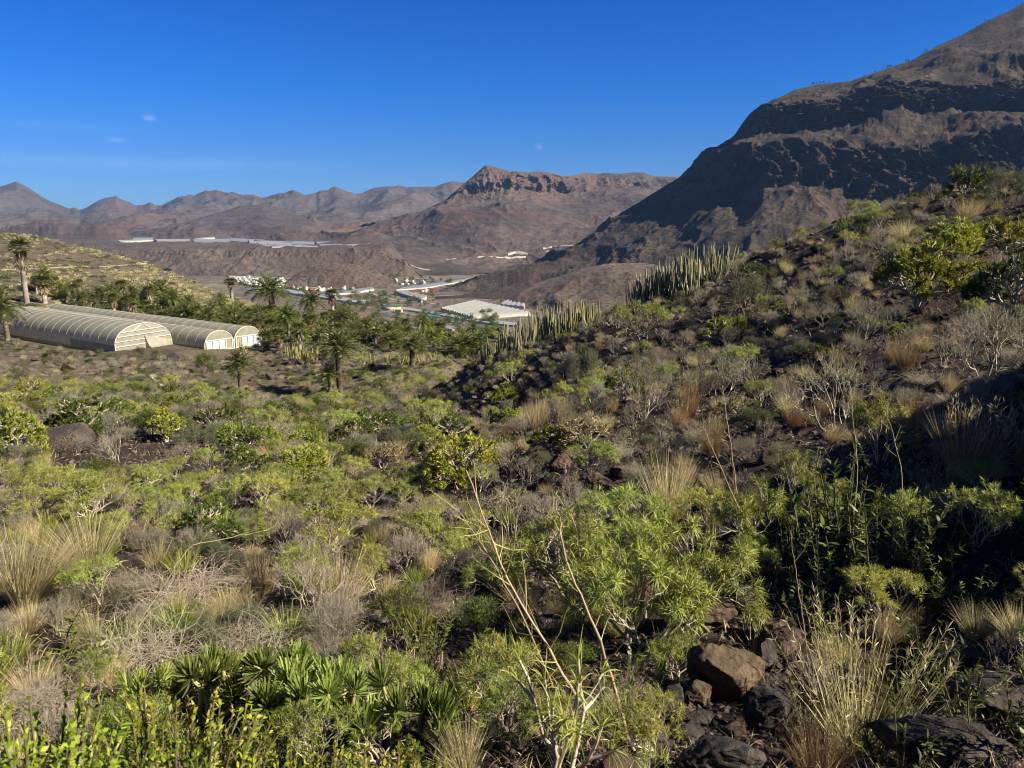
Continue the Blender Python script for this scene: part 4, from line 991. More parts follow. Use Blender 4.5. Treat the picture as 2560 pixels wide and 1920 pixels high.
# ---------------------------------------------------------------- cactus clumps
def clump(xr, basef, hf, n, label, seed, me=COL, depth=8, rad=.85, group='upright cactus clumps on the right slope', Ymax=70):
    rng = np.random.RandomState(seed); L = []
    for i in range(n):
        x = rng.uniform(*xr); y = np.interp(x, *basef) - rng.uniform(0, 1)**1.5*depth
        p = hit2(x, y, Ymax); h = np.interp(x, *hf)*.88*rng.uniform(.5, 1.1)*(p.y*CP-p.z*SP)/F
        L.append((p, h))
    root = bpy.data.objects.new('cactus_clump', None); C.objects.link(root); c = sum((p for p, h in L), Vector())/n; root.location = c
    lean = (np.array([p.x for p, h in L]) - c.x)
    for i, (p, h) in enumerate(sorted(L, key=lambda a: -a[1])):
        o = bpy.data.objects.new('column', me[i % 5]); C.objects.link(o); o.parent = root; o.location = p-c-Vector((0, 0, .1))
        s_ = rng.uniform(.75, 1.25)*rad; o.scale = (s_, s_, h); o.rotation_euler = (rng.normal()*.05, (p.x-c.x)*.035+rng.normal()*.05, rng.uniform(0, 6))
        if i % 3 == 0: mark(p.x, p.y, .3)
    tag(root, label, 'cactus', group)
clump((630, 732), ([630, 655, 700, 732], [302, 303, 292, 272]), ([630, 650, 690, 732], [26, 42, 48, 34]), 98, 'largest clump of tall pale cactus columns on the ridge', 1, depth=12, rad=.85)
clump((632, 690), ([632, 690], [296, 282]), ([632, 690], [34, 46]), 70, 'dark dense back part of the largest cactus clump', 9, depth=6)
clump((525, 583), ([525, 560, 583], [347, 338, 330]), ([525, 560, 583], [38, 46, 38]), 98, 'middle clump of pale cactus columns on the ridge', 2, depth=6)
clump((508, 556), ([508, 556], [350, 338]), ([508, 556], [34, 42]), 80, 'dark left part of the middle cactus clump', 8, depth=8)
clump((578, 598), ([578, 598], [328, 322]), ([578, 598], [32, 30]), 30, 'small yellow cactus clump at the right end of the middle one', 3, COLY, 4)
clump((655, 725), ([655, 725], [300, 278]), ([655, 725], [36, 30]), 90, 'right front part of the largest cactus clump', 7, depth=14)
clump((545, 592), ([545, 592], [344, 328]), ([545, 592], [34, 32]), 80, 'front part of the middle cactus clump', 6, depth=8)
clump((480, 524), ([480, 524], [363, 350]), ([480, 500, 524], [22, 32, 34]), 80, 'low dark cactus row sloping down to the garden palms', 4, depth=5)
for i, (x0, x1, y, h, n) in enumerate(((286, 304, 361, 18, 22), (304, 320, 362, 16, 16), (358, 376, 366, 15, 14), (384, 402, 366, 14, 16), (404, 424, 366, 12, 14), (424, 446, 364, 12, 14), (236, 250, 356, 14, 10))):
    clump((x0, x1), ([x0, x1], [y, y-1]), ([x0, x1], [h, h]), n, ['yellow cactus clump right of the doored greenhouse gable', 'yellow-green cactus clump left of the tall leaning palm', 'orange-tinged cactus clump under the palm row, leftmost',
        'pale cactus clump at the foot of the trunked garden palm', 'pale cactus clump right of the trunked garden palm', 'pale cactus clump near the blue-grey cushion bush', 'short cactus clump by the greenhouse corner'][i], 20+i, COLY, 3, 1.6, 'yellow cactus clumps below the palm grove', 200)

# ---------------------------------------------------------------- boulders
def boulder(x, y, w, h, mat, seed, label, group=None, dep=None, cuts=9, tilt=(0, 0)):
    p = hit2(x, y); q = (p.y*CP-p.z*SP)/F; W, Hh = w*q, h*q; D = dep*W if dep else W*.8
    mb = rockmb(seed, sc=(W*.62, D*.62, Hh*.62), cuts=cuts, rough=.07)
    o = obj('boulder', mb.mesh('boulder', mat, False)); o.location = p + Vector((0, D*.2, Hh*.28)); o.rotation_euler = (tilt[0], tilt[1], 0)
    tag(o, label, 'rock', group); mark(p.x, p.y, W*.35); return o
for i, a in enumerate((
    (728, 696, 72, 64, MR_or, 'large ochre boulder with a flat sunlit face', 5), (716, 626, 60, 36, MR_rd, 'brown boulder behind the large ochre one', 8), (765, 640, 48, 30, MR_rd, 'brown boulder right behind the large ochre one', 8), (768, 668, 34, 30, MR_dk, 'dark boulder touching the ochre one on its right', 9),
    (668, 712, 26, 36, MR_dk, 'upright dark stone left of the ochre boulder', 6), (790, 650, 40, 34, MR_rd, 'brown broken block at the top right of the rock pile', 5), (742, 612, 44, 26, MR_dk, 'grey block on top of the rock pile', 6), (700, 705, 34, 26, MR_or, 'small angular ochre block under the large one', 5), (764, 734, 52, 48, MR_dk, 'grey pitted boulder right below the ochre one', 7), (722, 776, 78, 46, MR_dk, 'broad grey boulder at the bottom edge', 7), (652, 752, 54, 34, MR_dk, 'rough grey stone left of the broad one at the bottom', 9),
    (702, 726, 30, 22, MR_dk, 'small round grey stone under the ochre boulder', 9), (735, 742, 34, 20, MR_rd, 'flat reddish stone between the grey boulders', 7), (690, 745, 40, 18, MR_dk, 'flat grey stone beside the rough one', 7), (788, 700, 30, 24, MR_or, 'small ochre stone right of the dark boulder', 7),
    (850, 690, 50, 28, MR_dk, 'shaded stone behind the feathered grass', 8), (960, 770, 150, 54, MR_dk, 'long rough rock outcrop in the bottom right corner', 10), (1010, 720, 110, 44, MR_dk, 'shaded rough outcrop at the right edge', 10), (965, 665, 60, 24, MR_rd, 'brown shaded slab behind the feathered grass', 8),
    (455, 755, 50, 36, MR_dk, 'stone half hidden at the foot of the dark weeds', 8), (415, 758, 30, 40, MR_rd, 'upright brown stone right of the rosette plants', 6), (620, 775, 44, 26, MR_rd, 'red-brown stone at the bottom edge by the leaf star', 8), (775, 770, 50, 26, MR_rd, 'brown stone under the feathered grass', 7),
    (512, 620, 34, 26, MR_rd, 'reddish stone under the dead shrubs at centre', 8), (575, 505, 30, 22, MR_dk, 'grey stone at the left of the grass fan', 8), (600, 490, 34, 18, MR_rd, 'brown stone above the spurges', 8), (560, 470, 30, 16, MR_rd, 'brown stone below the flat brown shrub', 8), (625, 476, 36, 18, MR_rd, 'brown stone left of the grass fan, upper one', 8),
    (62, 452, 62, 34, MR_dk, 'smooth dark boulder beside the pale-trunked shrub at left', 7), (247, 458, 16, 9, MR_rd, 'small brown stone near the white dead shrub', 8), (322, 463, 14, 9, MR_rd, 'small red stone right of the broad bright shrub', 8))):
    boulder(a[0], a[1], a[2], a[3], a[4], 400+i*3, a[5], None, None, a[6])
RK = [rockmb(500+i, ICO4 if i < 2 else ico(4), 8, .06, (1, .85, .62)) for i in range(5)]
RKM = [[m.mesh('rubble', mt) for m in RK] for mt in (MR_dk, MR_rd, MR_or)]
nr = 0
for i in range(5200):
    if nr >= 290: break
    s = RG.uniform(-.7, .75); Y = math.exp(RG.uniform(math.log(3.6), math.log(120))); X = s*Y; x, y = proj(X, Y, float(Hz(X, Y)))
    bank = Y > 68 and x < 290; right = x > 440+(y-385)*.4 and Y < 45
    if not (bank or (right and RG.rand() < .6) or RG.rand() < .06): continue
    w = RG.uniform(.10, .34)*(1+Y/22) * (1.3 if bank else .8)
    if not near_ok(X, Y, w*.6) or not visible(X, Y, w*.5): continue
    if bank and X*.82 + 52.8 - 0 < -60: continue
    mtl = RG.choice(3, p=(.35, .35, .3) if bank else (.6, .36, .04)); o = obj('boulder', RKM[mtl][RG.randint(5)]); o.scale = (w*.6, w*.6, w*.6*RG.uniform(.7, 1.2)); o.location = (X, Y, float(Hz(X, Y))+w*.1); o.rotation_euler = (RG.normal()*.3, RG.normal()*.3, RG.uniform(0, 6))
    col_ = ('dark grey', 'red-brown', 'pale ochre')[mtl]
    tag(o, col_ + (' stone scattered on the bank below the greenhouses' if bank else ' stone lying on the dark right-hand slope' if right else ' stone lying between the scrub bushes at left'), 'rock', 'stones on the bank below the greenhouses' if bank else 'stones on the dark slope' if right else 'stones in the scrub'); mark(X, Y, w*.3); nr += 1
# gravel and litter
g1 = rockmb(601, ICO1, 5, .08, (1, .9, .7)); g2 = rockmb(602, ICO1, 5, .08, (1, .8, .6)); gv = MB()
nG = 15000; gy_ = np.exp(RG.uniform(math.log(2.6), math.log(60), nG)); gx_ = RG.uniform(-.8, .85, nG)*gy_; gz_ = Hz(gx_, gy_); gs_ = RG.uniform(.008, .028, nG)*(1+gy_/5); gr = RG.uniform(0, 6.28, nG)
for gm, sel in ((g1, slice(0, nG//2)), (g2, slice(nG//2, nG))):
    v0 = gm.v[0]; t0 = gm.t[0]; n_ = len(gx_[sel]); c_, s_ = np.cos(gr[sel]), np.sin(gr[sel])
    R_ = np.stack([np.stack([c_, -s_], -1), np.stack([s_, c_], -1)], -2)
    xy = np.einsum('nij,vj->nvi', R_, v0[:, :2]); v = np.concatenate([xy, np.broadcast_to(v0[None, :, 2:], (n_, len(v0), 1))], -1)*gs_[sel][:, None, None]
    v = v + np.stack([gx_[sel], gy_[sel], gz_[sel]], -1)[:, None]
    gv.add(v.reshape(-1, 3), tris=(np.arange(n_)[:, None, None]*len(v0)+t0[None]).reshape(-1, 3), tint=np.repeat(RG.uniform(0, 1, n_), len(v0)))
M_grav = leaf_mat('gravel_stone', (.035, .028, .024), (.085, .066, .055), (.19, .15, .12), 0, .95, .15)
o = obj('gravel', gv.mesh('gravel', M_grav)); o['kind'] = 'stuff'; o['label'] = 'loose volcanic gravel strewn over the near ground'; o['category'] = 'gravel'
nL = 34000; ly = np.exp(RG.uniform(math.log(2.4), math.log(34), nL)); lx = RG.uniform(-.8, .85, nL)*ly; keep = (noise(lx*1.1, ly*1.1, 3.3) > -.12); lx, ly = lx[keep], ly[keep]; n_ = len(lx)
lt = MB(); bb = np.stack([lx, ly, Hz(lx, ly)-.005], -1); dd = norm(np.stack([RG.normal(size=n_), RG.normal(size=n_), RG.uniform(.1, 1.6, n_)], -1)); sc_ = 1+ly/9
blades(lt, RG, bb, dd, RG.uniform(.03, .12, n_)*sc_**.8, .0028*sc_, .8, 0, None, 2)
o = obj('dry_litter', lt.mesh('dry_litter', ML['straw'])); o['kind'] = 'stuff'; o['label'] = 'short dry grass stubble and litter on the near ground'; o['category'] = 'dry grass'

# ---------------------------------------------------------------- scattered scrub
ZG = {  # zone -> (species, weight, width range) , text
 'leftfar': ([('dark_candelabra_shrub', 1.6), ('mid_candelabra_shrub', 2.0), ('candelabra_shrub', .5), ('spurge_bush', 2.8), ('olive_bush', 3.2), ('grey_bush', 1.8), ('green_bush', 1.2), ('dry_grass_tussock', 1.5), ('bare_shrub', 1.6), ('sparse_shrub', 1.0)], 'in the left-hand scrub below the greenhouses'),
 'leftnear': ([('spurge_bush', 3.2), ('dry_grass_tussock', 1.6), ('dry_bramble', 1.1), ('green_grass_tussock', 1.2), ('mid_candelabra_shrub', .8), ('olive_bush', 1.2), ('grey_bush', .9), ('bare_shrub', 1.3), ('green_bush', .6), ('foreground_spurge', 1.1), ('sparse_shrub', .6)], 'in the tangled scrub at lower left'),
 'tangle': ([('dry_bramble', 2.6), ('dry_grass_tussock', 2.0), ('green_grass_tussock', .9), ('grey_bush', .8), ('spurge_bush', 1.0), ('bare_shrub', .6), ('olive_bush', .7)], 'in the dry tangle at lower left'),
 'right': ([('bare_shrub', 2.4), ('dry_grass_tussock', 2.6), ('sparse_shrub', 2.0), ('tall_dry_grass', .7), ('mid_candelabra_shrub', .7), ('dry_candelabra_shrub', .5), ('spurge_bush', 1.4), ('olive_bush', 2.2), ('grey_bush', 1.2), ('dry_bramble', 1.2)], 'on the dark right-hand slope'),
 'rightnear': ([('bare_shrub', 1.0), ('leafy_weed', 2.0), ('foreground_spurge', 1.8), ('tall_dry_grass', .9), ('dry_grass_tussock', 1.0), ('dry_bramble', .6), ('spurge_bush', .6)], 'in the shaded growth at lower right'),
 'bank': ([('olive_bush', 2), ('grey_bush', 1.2), ('dry_grass_tussock', 1.8), ('green_bush', .8), ('bare_shrub', 1), ('sparse_shrub', .7)], 'on the stony bank below the greenhouses'),
 'gully': ([('olive_bush', 2), ('spurge_bush', 1.5), ('dry_grass_tussock', 1.8), ('grey_bush', 1.2), ('green_bush', 1.2), ('bare_shrub', .7), ('mid_candelabra_shrub', .8)], 'in the gully below the palm grove'),
}
NM = dict(mid_candelabra_shrub='olive-green umbrella shrub', candelabra_shrub='bright green umbrella shrub', dark_candelabra_shrub='dark green umbrella shrub', dry_candelabra_shrub='half-dry brown umbrella shrub', spurge_bush='feathery yellow-green bush', olive_bush='rounded olive-green bush',
          grey_bush='rounded grey-green bush', green_bush='dense dark green bush', bare_shrub='leafless grey twiggy shrub', sparse_shrub='thin shrub with few leaves', dry_grass_tussock='straw-coloured grass tussock', tall_dry_grass='tall brown seeding grass',
          green_grass_tussock='pale green grass tussock', dry_bramble='brown tangle of dry twigs', leafy_weed='dark lance-leaved weed', foreground_spurge='loose star-leaved spurge')
SZ = dict(mid_candelabra_shrub=1.15, candelabra_shrub=1.15, dark_candelabra_shrub=1.15, dry_candelabra_shrub=1.0, spurge_bush=1.1, olive_bush=1.1, grey_bush=.9, green_bush=1.1, bare_shrub=1.0, sparse_shrub=1.1, dry_grass_tussock=.8, tall_dry_grass=.75, green_grass_tussock=.7, dry_bramble=1.1, leafy_weed=.8, foreground_spurge=1.0)
def gh_uv(X, Y):
    dx, dy = X+64.2, Y-123.0; return .57*dx+.82*dy, -.82*dx+.57*dy
extra = {}; CAND = []
def zone(x, y, Y, X):
    if ((x-140)/92)**2+((y-462)/17)**2 < 1 or ((x-75)/45)**2+((y-445)/12)**2 < 1: return None
    u, a = gh_uv(X, Y)
    if -2.5 < u < 24 and -16 < a < 75: return None
    if Y > 84:
        if x < 285: return 'bank' if Y < 150 else None
        return 'gully' if Y < 135 and x < 500 else None
    edge = 432 + max(0, (y-385))*.62
    if 676 < x < 806 and 612 < y < 790: return None
    if x > edge: return 'rightnear' if Y < 8.5 else 'right'
    if x < 290 and Y > 68: return 'bank'
    if 676 < x < 806 and 612 < y < 768: return None
    if x < 350 and 545 < y < 705: return 'tangle'
    return 'leftnear' if Y < 19 else ('gully' if x > 300 and Y > 45 else 'leftfar')
for i in range(42000):
    Y = math.exp(RG.uniform(math.log(3.0), math.log(136))) ; Y = Y if RG.rand() < .5 else 3+RG.uniform(0, 1)**.75*133
    s = RG.uniform(-.82, .86); X = s*Y; z = float(Hz(X, Y)); x, y = proj(X, Y, z)
    zn = zone(x, y, Y, X)
    if zn is None: continue
    sp_, txt = ZG[zn]; wts = np.array([q[1] for q in sp_]); kind = sp_[RG.choice(len(sp_), p=wts/wts.sum())][0]
    w = SZ[kind]*RG.uniform(.65, 1.25)*{'leftnear': .78, 'tangle': .85, 'rightnear': .8, 'right': .9, 'leftfar': 1.55, 'gully': 1.7, 'bank': 1.5}[zn]
    k = {'leftnear': .68, 'tangle': .6, 'rightnear': .6, 'right': .72, 'leftfar': .78, 'gully': .82, 'bank': 1.0}[zn]
    cl = noise(X/(1+Y*.08), Y/(1+Y*.08), 9.9)
    if zn == 'bank' and cl < -.3: continue
    if zn == 'right' and cl < -.36: continue
    if zn == 'leftfar' and cl < -.42: continue
    if Y < 5 and w > .6: w *= .7
    if not near_ok(X, Y, w*.5, k) or not visible(X, Y, w*.7): continue
    mark(X, Y, w*.5)
    wpx = w*F/Y
    CAND.append((wpx, kind, X, Y, z, w, txt))
for wpx, kind, X, Y, z, w, txt in sorted(CAND, key=lambda a: -a[0]):
    if CNT.get(kind, 0) >= 292: extra.setdefault(kind, []).append((X, Y, z, w)); continue
    put(kind, (X, Y, z), w, NM[kind]+' '+txt, NM[kind]+'s '+txt, detail=wpx > 26)
print('scattered', CNT, {k: len(v) for k, v in extra.items()})
def merge_many(kind, L, name, label, cat, cap=400):
    V = SPEC[kind]['V']; mg = MB()
    for (X, Y, z, w) in L[:cap]:
        q = V[RG.randint(len(V))]; k = w/q['w']; a = RG.uniform(0, 6.28); M = np.eye(4)
        M[:3, :3] = np.array([[math.cos(a), -math.sin(a), 0], [math.sin(a), math.cos(a), 0], [0, 0, 1]])*k; M[:3, 3] = (X, Y, z); mg.merge(q['mb'], M)
    if mg.v:
        o = obj(name, mg.mesh(name, SPEC[kind]['mats'])); o['kind'] = 'stuff'; o['label'] = label; o['category'] = cat
for kind, L in extra.items():
    merge_many(kind, sorted(L, key=lambda a: -a[3]/a[1]), kind+'_mass', 'remaining mass of '+NM[kind]+'s in the scrub', 'scrub', 260)
# ================================================================ tunnel greenhouses on the levelled terrace
def gpt(u, a, z): return np.array([-64.2+.57*u-.82*a, 123+.82*u+.57*a, -20.4+z])
def film(name, col, tr=.14, tl=.35):
    m, nt, out = newmat(name); geo = N(nt, 'ShaderNodeNewGeometry')
    f = nz(nt, geo.outputs['Position'], .9, 5, .6); c = ramp(nt, f, [(.3, tuple(v*.78 for v in col)), (.6, col), (.85, tuple(min(1, v*1.1) for v in col))])
    f2 = nz(nt, geo.outputs['Position'], .22, 3, .6); c = mixc(nt, .4, c, ramp(nt, f2, [(.35, (.72, .68, .58)), (.65, (1, 1, 1))]), 'MULTIPLY')
    b = N(nt, 'ShaderNodeBsdfPrincipled'); nt.links.new(c, b.inputs['Base Color']); b.inputs['Roughness'].default_value = .38; b.inputs['Specular IOR Level'].default_value = .5
    t = N(nt, 'ShaderNodeBsdfTranslucent'); nt.links.new(c, t.inputs[0]); x = N(nt, 'ShaderNodeMixShader'); x.inputs[0].default_value = tl
    nt.links.new(b.outputs[0], x.inputs[1]); nt.links.new(t.outputs[0], x.inputs[2])
    q = N(nt, 'ShaderNodeBsdfTransparent'); y = N(nt, 'ShaderNodeMixShader'); y.inputs[0].default_value = tr
    nt.links.new(x.outputs[0], y.inputs[1]); nt.links.new(q.outputs[0], y.inputs[2]); nt.links.new(y.outputs[0], out.inputs[0]); return m
F_roof = film('greenhouse_film', (.47, .445, .35), .12, .5); F_torn = film('torn_white_film', (.40, .38, .30), .1); F_net = film('grey_shade_net', (.3, .3, .26), .15, .3)
F_door = plain('grey_plastic_panel', (.33, .37, .38), .4, .15, 2); F_white = plain('white_painted_steel', (.5, .49, .43), .5, .15, 3); F_hoop = plain('galvanised_hoop', (.42, .40, .33), .5, .15, 4); F_beige = film('beige_door_film', (.42, .38, .26), .05)
def prof(W, H, side=1.25, n=18):
    P = [(0, 0), (0, side)]
    for i in range(1, n): t = math.pi*i/n; P.append((W/2-W/2*math.cos(t), side+(H-side)*math.sin(t)))
    return np.array(P+[(W, side), (W, 0)])
def tunnel(u0, W, H, a0, a1, z0, label, doors, torn=False):
    root = bpy.data.objects.new('tunnel_greenhouse', None); C.objects.link(root); o0 = gpt(u0, a0, z0); root.location = o0
    P = prof(W, H); L_ = a1-a0; na = int(L_/2.6)
    def loc(u, a, z): return gpt(u0+u, a0+a, z0+z)-o0
    av = np.linspace(0, L_, na*3+1); V = [[loc(u, a, z ) for u, z in P] for a in av]
    mb = MB(); mb.add(np.array(V).reshape(-1, 3), grid_faces(len(av), len(P))); obj('cover', mb.mesh('cover', F_roof, True), root)
    for i in range(na+1):
        a = i*L_/na; q = np.array([loc(u, a, z) for u, z in P]); q = q + (q-np.array(loc(W/2, a, 1)))*.002
        hb = MB(); polytube(hb, q, .02 if i else .075, 4); obj('hoop', hb.mesh('hoop', F_white if i == 0 else F_hoop), root)
    for (a, nm) in ((.02, 'end_wall'), (L_-.02, 'end_wall')):
        mb = MB(); q = np.array([loc(u, a, z) for u, z in P]); c = loc(W/2, a, 0)
        mb.add(np.vstack([c[None], q]), tris=[[0, i+1, i+2] for i in range(len(q)-1)]); obj(nm, mb.mesh(nm, F_torn if torn else F_roof), root)
    if torn:
        for z in (.9, 1.7, 2.5, 3.2):
            half = W/2*math.sqrt(max(0, 1-max(0, (z-1.25)/(H-1.25))**2)); mb = MB(); tubes(mb, loc(W/2-half+.1, -.06, z-.1), loc(W/2+half-.1, -.06, z+.15), .07, .07, 5); obj('rail', mb.mesh('rail', F_white), root)
        for dx in (-1, 1):
            mb = MB(); tubes(mb, loc(W/2+dx*.3, -.05, H-.2), loc(W/2+dx*1.9, -.05, 3.0), .06, .06, 5); obj('brace', mb.mesh('brace', F_white), root)
        mb = MB(); g = 9; uu, vv = np.meshgrid(np.linspace(0, 1, g*3), np.linspace(0, 1, g)); sh_ = fbm(uu*9, vv*3, 4, 3)
        pts = [loc(W*.52+uu[i, j]*W*.5+.5*vv[i, j], -.12-.9*vv[i, j]+.2*sh_[i, j], max(.02, 2.2*(1-vv[i, j])**1.6*(1-uu[i, j]*.6)+.35*sh_[i, j]+.12)) for i in range(g) for j in range(g*3)]
        mb.add(np.array(pts), grid_faces(g, g*3)); obj('torn_sheet', mb.mesh('torn_sheet', F_torn), root)
    if doors:
        fz, tz = .35, 2.15; x0, x1 = .35, W-.35; n = 4; w = (x1-x0)/n
        mb = MB()
        for i in range(n+1): tubes(mb, loc(x0+i*w, -.08, fz-.1), loc(x0+i*w, -.08, tz+.1), .11, .11, 4)
        tubes(mb, loc(x0, -.08, tz), loc(x1, -.08, tz), .09, .09, 4); tubes(mb, loc(x0, -.08, fz), loc(x1, -.08, fz), .09, .09, 4)
        obj('door_frame', mb.mesh('door_frame', F_white), root)
        for i in range(n):
            mb = MB(); a_ = x0+i*w+.12; b_ = a_+w-.24; mb.add([loc(a_, -.05, fz), loc(b_, -.05, fz), loc(b_, -.05, tz), loc(a_, -.05, tz)], [[0, 1, 2, 3]])
            o = obj('door_panel', mb.mesh('door_panel', F_beige if i == doors-1 else F_door), root)
            if i == doors-1: o['label'] = 'beige door panel'
    mb = MB(); mb.add([loc(-.05, .1, 0), loc(-.05, L_*.25, 0), loc(-.05, L_*.25, 1.15), loc(-.05, .1, 1.15)], [[0, 1, 2, 3]]); obj('side_net', mb.mesh('side_net', F_net), root)
    tag(root, label, 'greenhouse', 'tunnel greenhouses on the terrace'); return root
tunnel(0, 9.8, 4.3, 0, 58, 0, 'widest tunnel greenhouse with a torn white gable, nearest the viewer', 0, True)
tunnel(9.85, 5.6, 3.7, -9.5, 58, -.75, 'middle tunnel greenhouse with white-framed doors, beside the torn gable', 4)
tunnel(15.5, 5.6, 3.75, -9.5, 58, -.7, 'rear tunnel greenhouse with white-framed doors, at the right end by the palms', 1)
F_pipe = plain('white_hose', (.6, .6, .55), .5)
def ribbon_tube(pts, r, name, mat, label, cat, sag=0, kind=None):
    pts = np.array([list(p) for p in pts]); n = 24; t = np.linspace(0, 1, len(pts)); tt = np.linspace(0, 1, n)
    q = np.stack([np.interp(tt, t, pts[:, k]) for k in range(3)], -1); q[:, 2] -= sag*4*tt*(1-tt)
    mb = MB(); polytube(mb, q, r, 5); return tag(obj(name, mb.mesh(name, mat)), label, cat, kind=kind)
ribbon_tube([hit2(x, y, 125)+Vector((0, 0, .15)) for x, y in ((151, 376), (152, 380), (158, 385), (163, 389))], .17, 'hose_pipe', F_pipe, 'bent white pipe lying on the bank below the greenhouses', 'pipe')

# ================================================================ palms
def put_palm(D, loc, sc, label, group=None, fronds=False, yellow=False, rz=None, zs=1.0):
    o = bpy.data.objects.new('palm_tree', None); C.objects.link(o); o.location = loc; o.scale = (sc, sc, sc*zs); o.rotation_euler = (0, 0, RG.uniform(0, 6.28) if rz is None else rz)
    obj('trunk', D['trunk'], o)
    if fronds and D.get('fronds'):
        for m in D['fronds']: obj('frond', m, o)
    else: obj('crown', D['crowny'] if yellow and 'crowny' in D else D['crown'], o)
    if D.get('dead') is not None: obj('dead_fronds', D['dead'], o)
    tag(o, label, 'palm', group); mark(loc[0], loc[1], 1.2); return o
def hpalm(D, x, y, ytop, label, wpx=None, fr=False, yel=False, Ymax=300, rz=None):
    p = hit2(x, y, Ymax); q = p.y*CP-p.z*SP; hh = (y-ytop)*q/F; sc = wpx*q/F/D['w'] if wpx else hh/D['h']
    return put_palm(D, p-Vector((0, 0, .1)), sc, label, None, fr, yel, rz, (hh/D['h'])/sc)
hpalm(PALM[2], 242, 400, 347, 'feather palm standing alone in the gully below the doored gables', 42, True, rz=.3)
hpalm(PALM[2], 341, 396, 326, 'tall windblown feather palm, the biggest crown in the gully', 54, True, rz=1.2)
hpalm(PALM[0], 331, 398, 358, 'shorter dark palm leaning against the tall windblown one', 32, True, rz=2.2)
hpalm(PALM[3], 174, 402, 377, 'stemless young palm in the left scrub', 30)
p3 = pt(6, 336, 139); p3.z = float(Hz(p3.x, p3.y)); put_palm(PALM[1], p3, 1.75, 'large drooping palm in front of the greenhouses at the left edge', None, True, False, .5, 1.15)
hpalm(FAN[1], 27, 303, 236, 'fan palm with thick pale grey trunk rising over the left greenhouse end', 26)
hpalm(FAN[2], 45, 303, 272, 'fan palm with a shaggy skirt right of the pale-trunked one', 24); hpalm(FAN[0], 124, 308, 278, 'slim fan palm with a dead skirt behind the greenhouse ridge', 18); hpalm(PALM[1], 163, 309, 278, 'dark feather palm with hanging dead leaves behind the greenhouse', 34)
hpalm(PALM[1], 148, 310, 284, 'bright feather palm left of the dark one behind the greenhouse', 32, yel=True)
hpalm(PALM[0], 273, 318, 272, 'wide feather palm topping the grove near the parked cars', 58); hpalm(PALM[1], 312, 320, 288, 'feather palm between the parked cars and the grove', 34); hpalm(FAN[0], 333, 318, 286, 'fan palm standing clear above the right end of the grove', 18)
hpalm(FAN[1], 232, 300, 277, 'fan palm on the hillside left of the wide feather palm', 18)
hpalm(PALM[2], 413, 367, 334, 'trunked feather palm in the garden row', 46, True); hpalm(PALM[1], 392, 352, 330, 'feather palm behind and left of the trunked garden palm', 40, yel=True); hpalm(PALM[1], 435, 352, 326, 'yellow-green palm right of the trunked garden palm', 38, yel=True)
hpalm(PALM[4], 462, 356, 328, 'spreading palm in the garden near the ridge', 40, yel=True); hpalm(PALM[1], 480, 352, 330, 'palm partly behind the low cactus row', 30, yel=True); hpalm(PALM[4], 458, 334, 314, 'round palm in front of the long pale roofs', 34); hpalm(PALM[3], 427, 336, 326, 'low dark palm left of the round one', 24)
hpalm(FAN[0], 338, 361, 320, 'grey thin-trunked fan palm behind the windblown palm', 20); hpalm(FAN[2], 300, 352, 318, 'fan palm with long straw skirt in the grove front', 20); hpalm(FAN[0], 376, 350, 326, 'brown-skirted fan palm left of the garden row', 18)
npalm = 0; PG = {}
for i in range(9000):
    if npalm >= 285: break
    Y = RG.uniform(128, 262); x = RG.uniform(-70, 510); s = float(xs(x, 310)); X = s*Y; u, a = gh_uv(X, Y)
    if -3 < u < 23 and -14 < a < 80: continue
    if u < 23 and a > -12: continue
    lim = 196 if x < 200 else 196+(x-200)*.75 if x < 290 else 262
    if Y > lim or (x > 360 and Y > 175) or (x > 285 and Y < 134) or (x > 440 and Y > 150): continue
    if x < 262 and Y < 150 and a < -8: continue
    if abs(x-306) < 20 and Y > 225: continue
    if any((X-p_)**2+(Y-q_)**2 < 2.9**2 for p_, q_ in PG.get((int(X//6), int(Y//6)), ())) or not near_ok(X, Y, 1.0): continue
    PG.setdefault((int(X//6), int(Y//6)), []).append((X, Y))
    r = RG.rand(); D = PALM[(0, 1, 3, 4, 4, 3, 4)[RG.randint(7)]] if r < .64 else FAN[(0, 2, 2)[RG.randint(3)]]; z = float(Hz(X, Y)); isf = r >= .64
    yel = (not isf) and RG.rand() < (.6 if x > 360 else .25)
    put_palm(D, (X, Y, z-.2-(RG.uniform(.6, 2) if isf else 0)), RG.uniform(.8, 1.2)*(.8 if x > 360 else 1), ('fan palm with dead skirt' if isf else 'yellow-green feather palm' if yel else 'dark green feather palm') + (' in the dense grove behind the greenhouses' if x < 262 else ' in the grove right of the greenhouses' if x < 360 else ' in the walled palm garden'),
             ('fan palms' if isf else 'yellow-green feather palms' if yel else 'dark feather palms') + (' in the dense grove behind the greenhouses' if x < 262 else ' in the grove right of the greenhouses' if x < 360 else ' in the walled palm garden'), False, yel); npalm += 1
for i in range(420):
    Y = RG.uniform(130, 258); x = RG.uniform(-60, 505); s = float(xs(x, 310)); X = s*Y; u, a = gh_uv(X, Y)
    if (u < 23 and a > -14) or (x < 285 and Y > 200) or (x < 262 and Y < 150): continue
    kind = ('green_bush', 'olive_bush', 'dark_candelabra_shrub', 'dry_grass_tussock')[RG.randint(4)]
    if CNT.get(kind, 0) >= 299: kind = 'dark_candelabra_shrub'
    if CNT.get(kind, 0) >= 299: continue
    put(kind, (X, Y, float(Hz(X, Y))), RG.uniform(3, 5.5), NM[kind]+' filling in between the palms of the grove', NM[kind]+'s between the palms', detail=False)
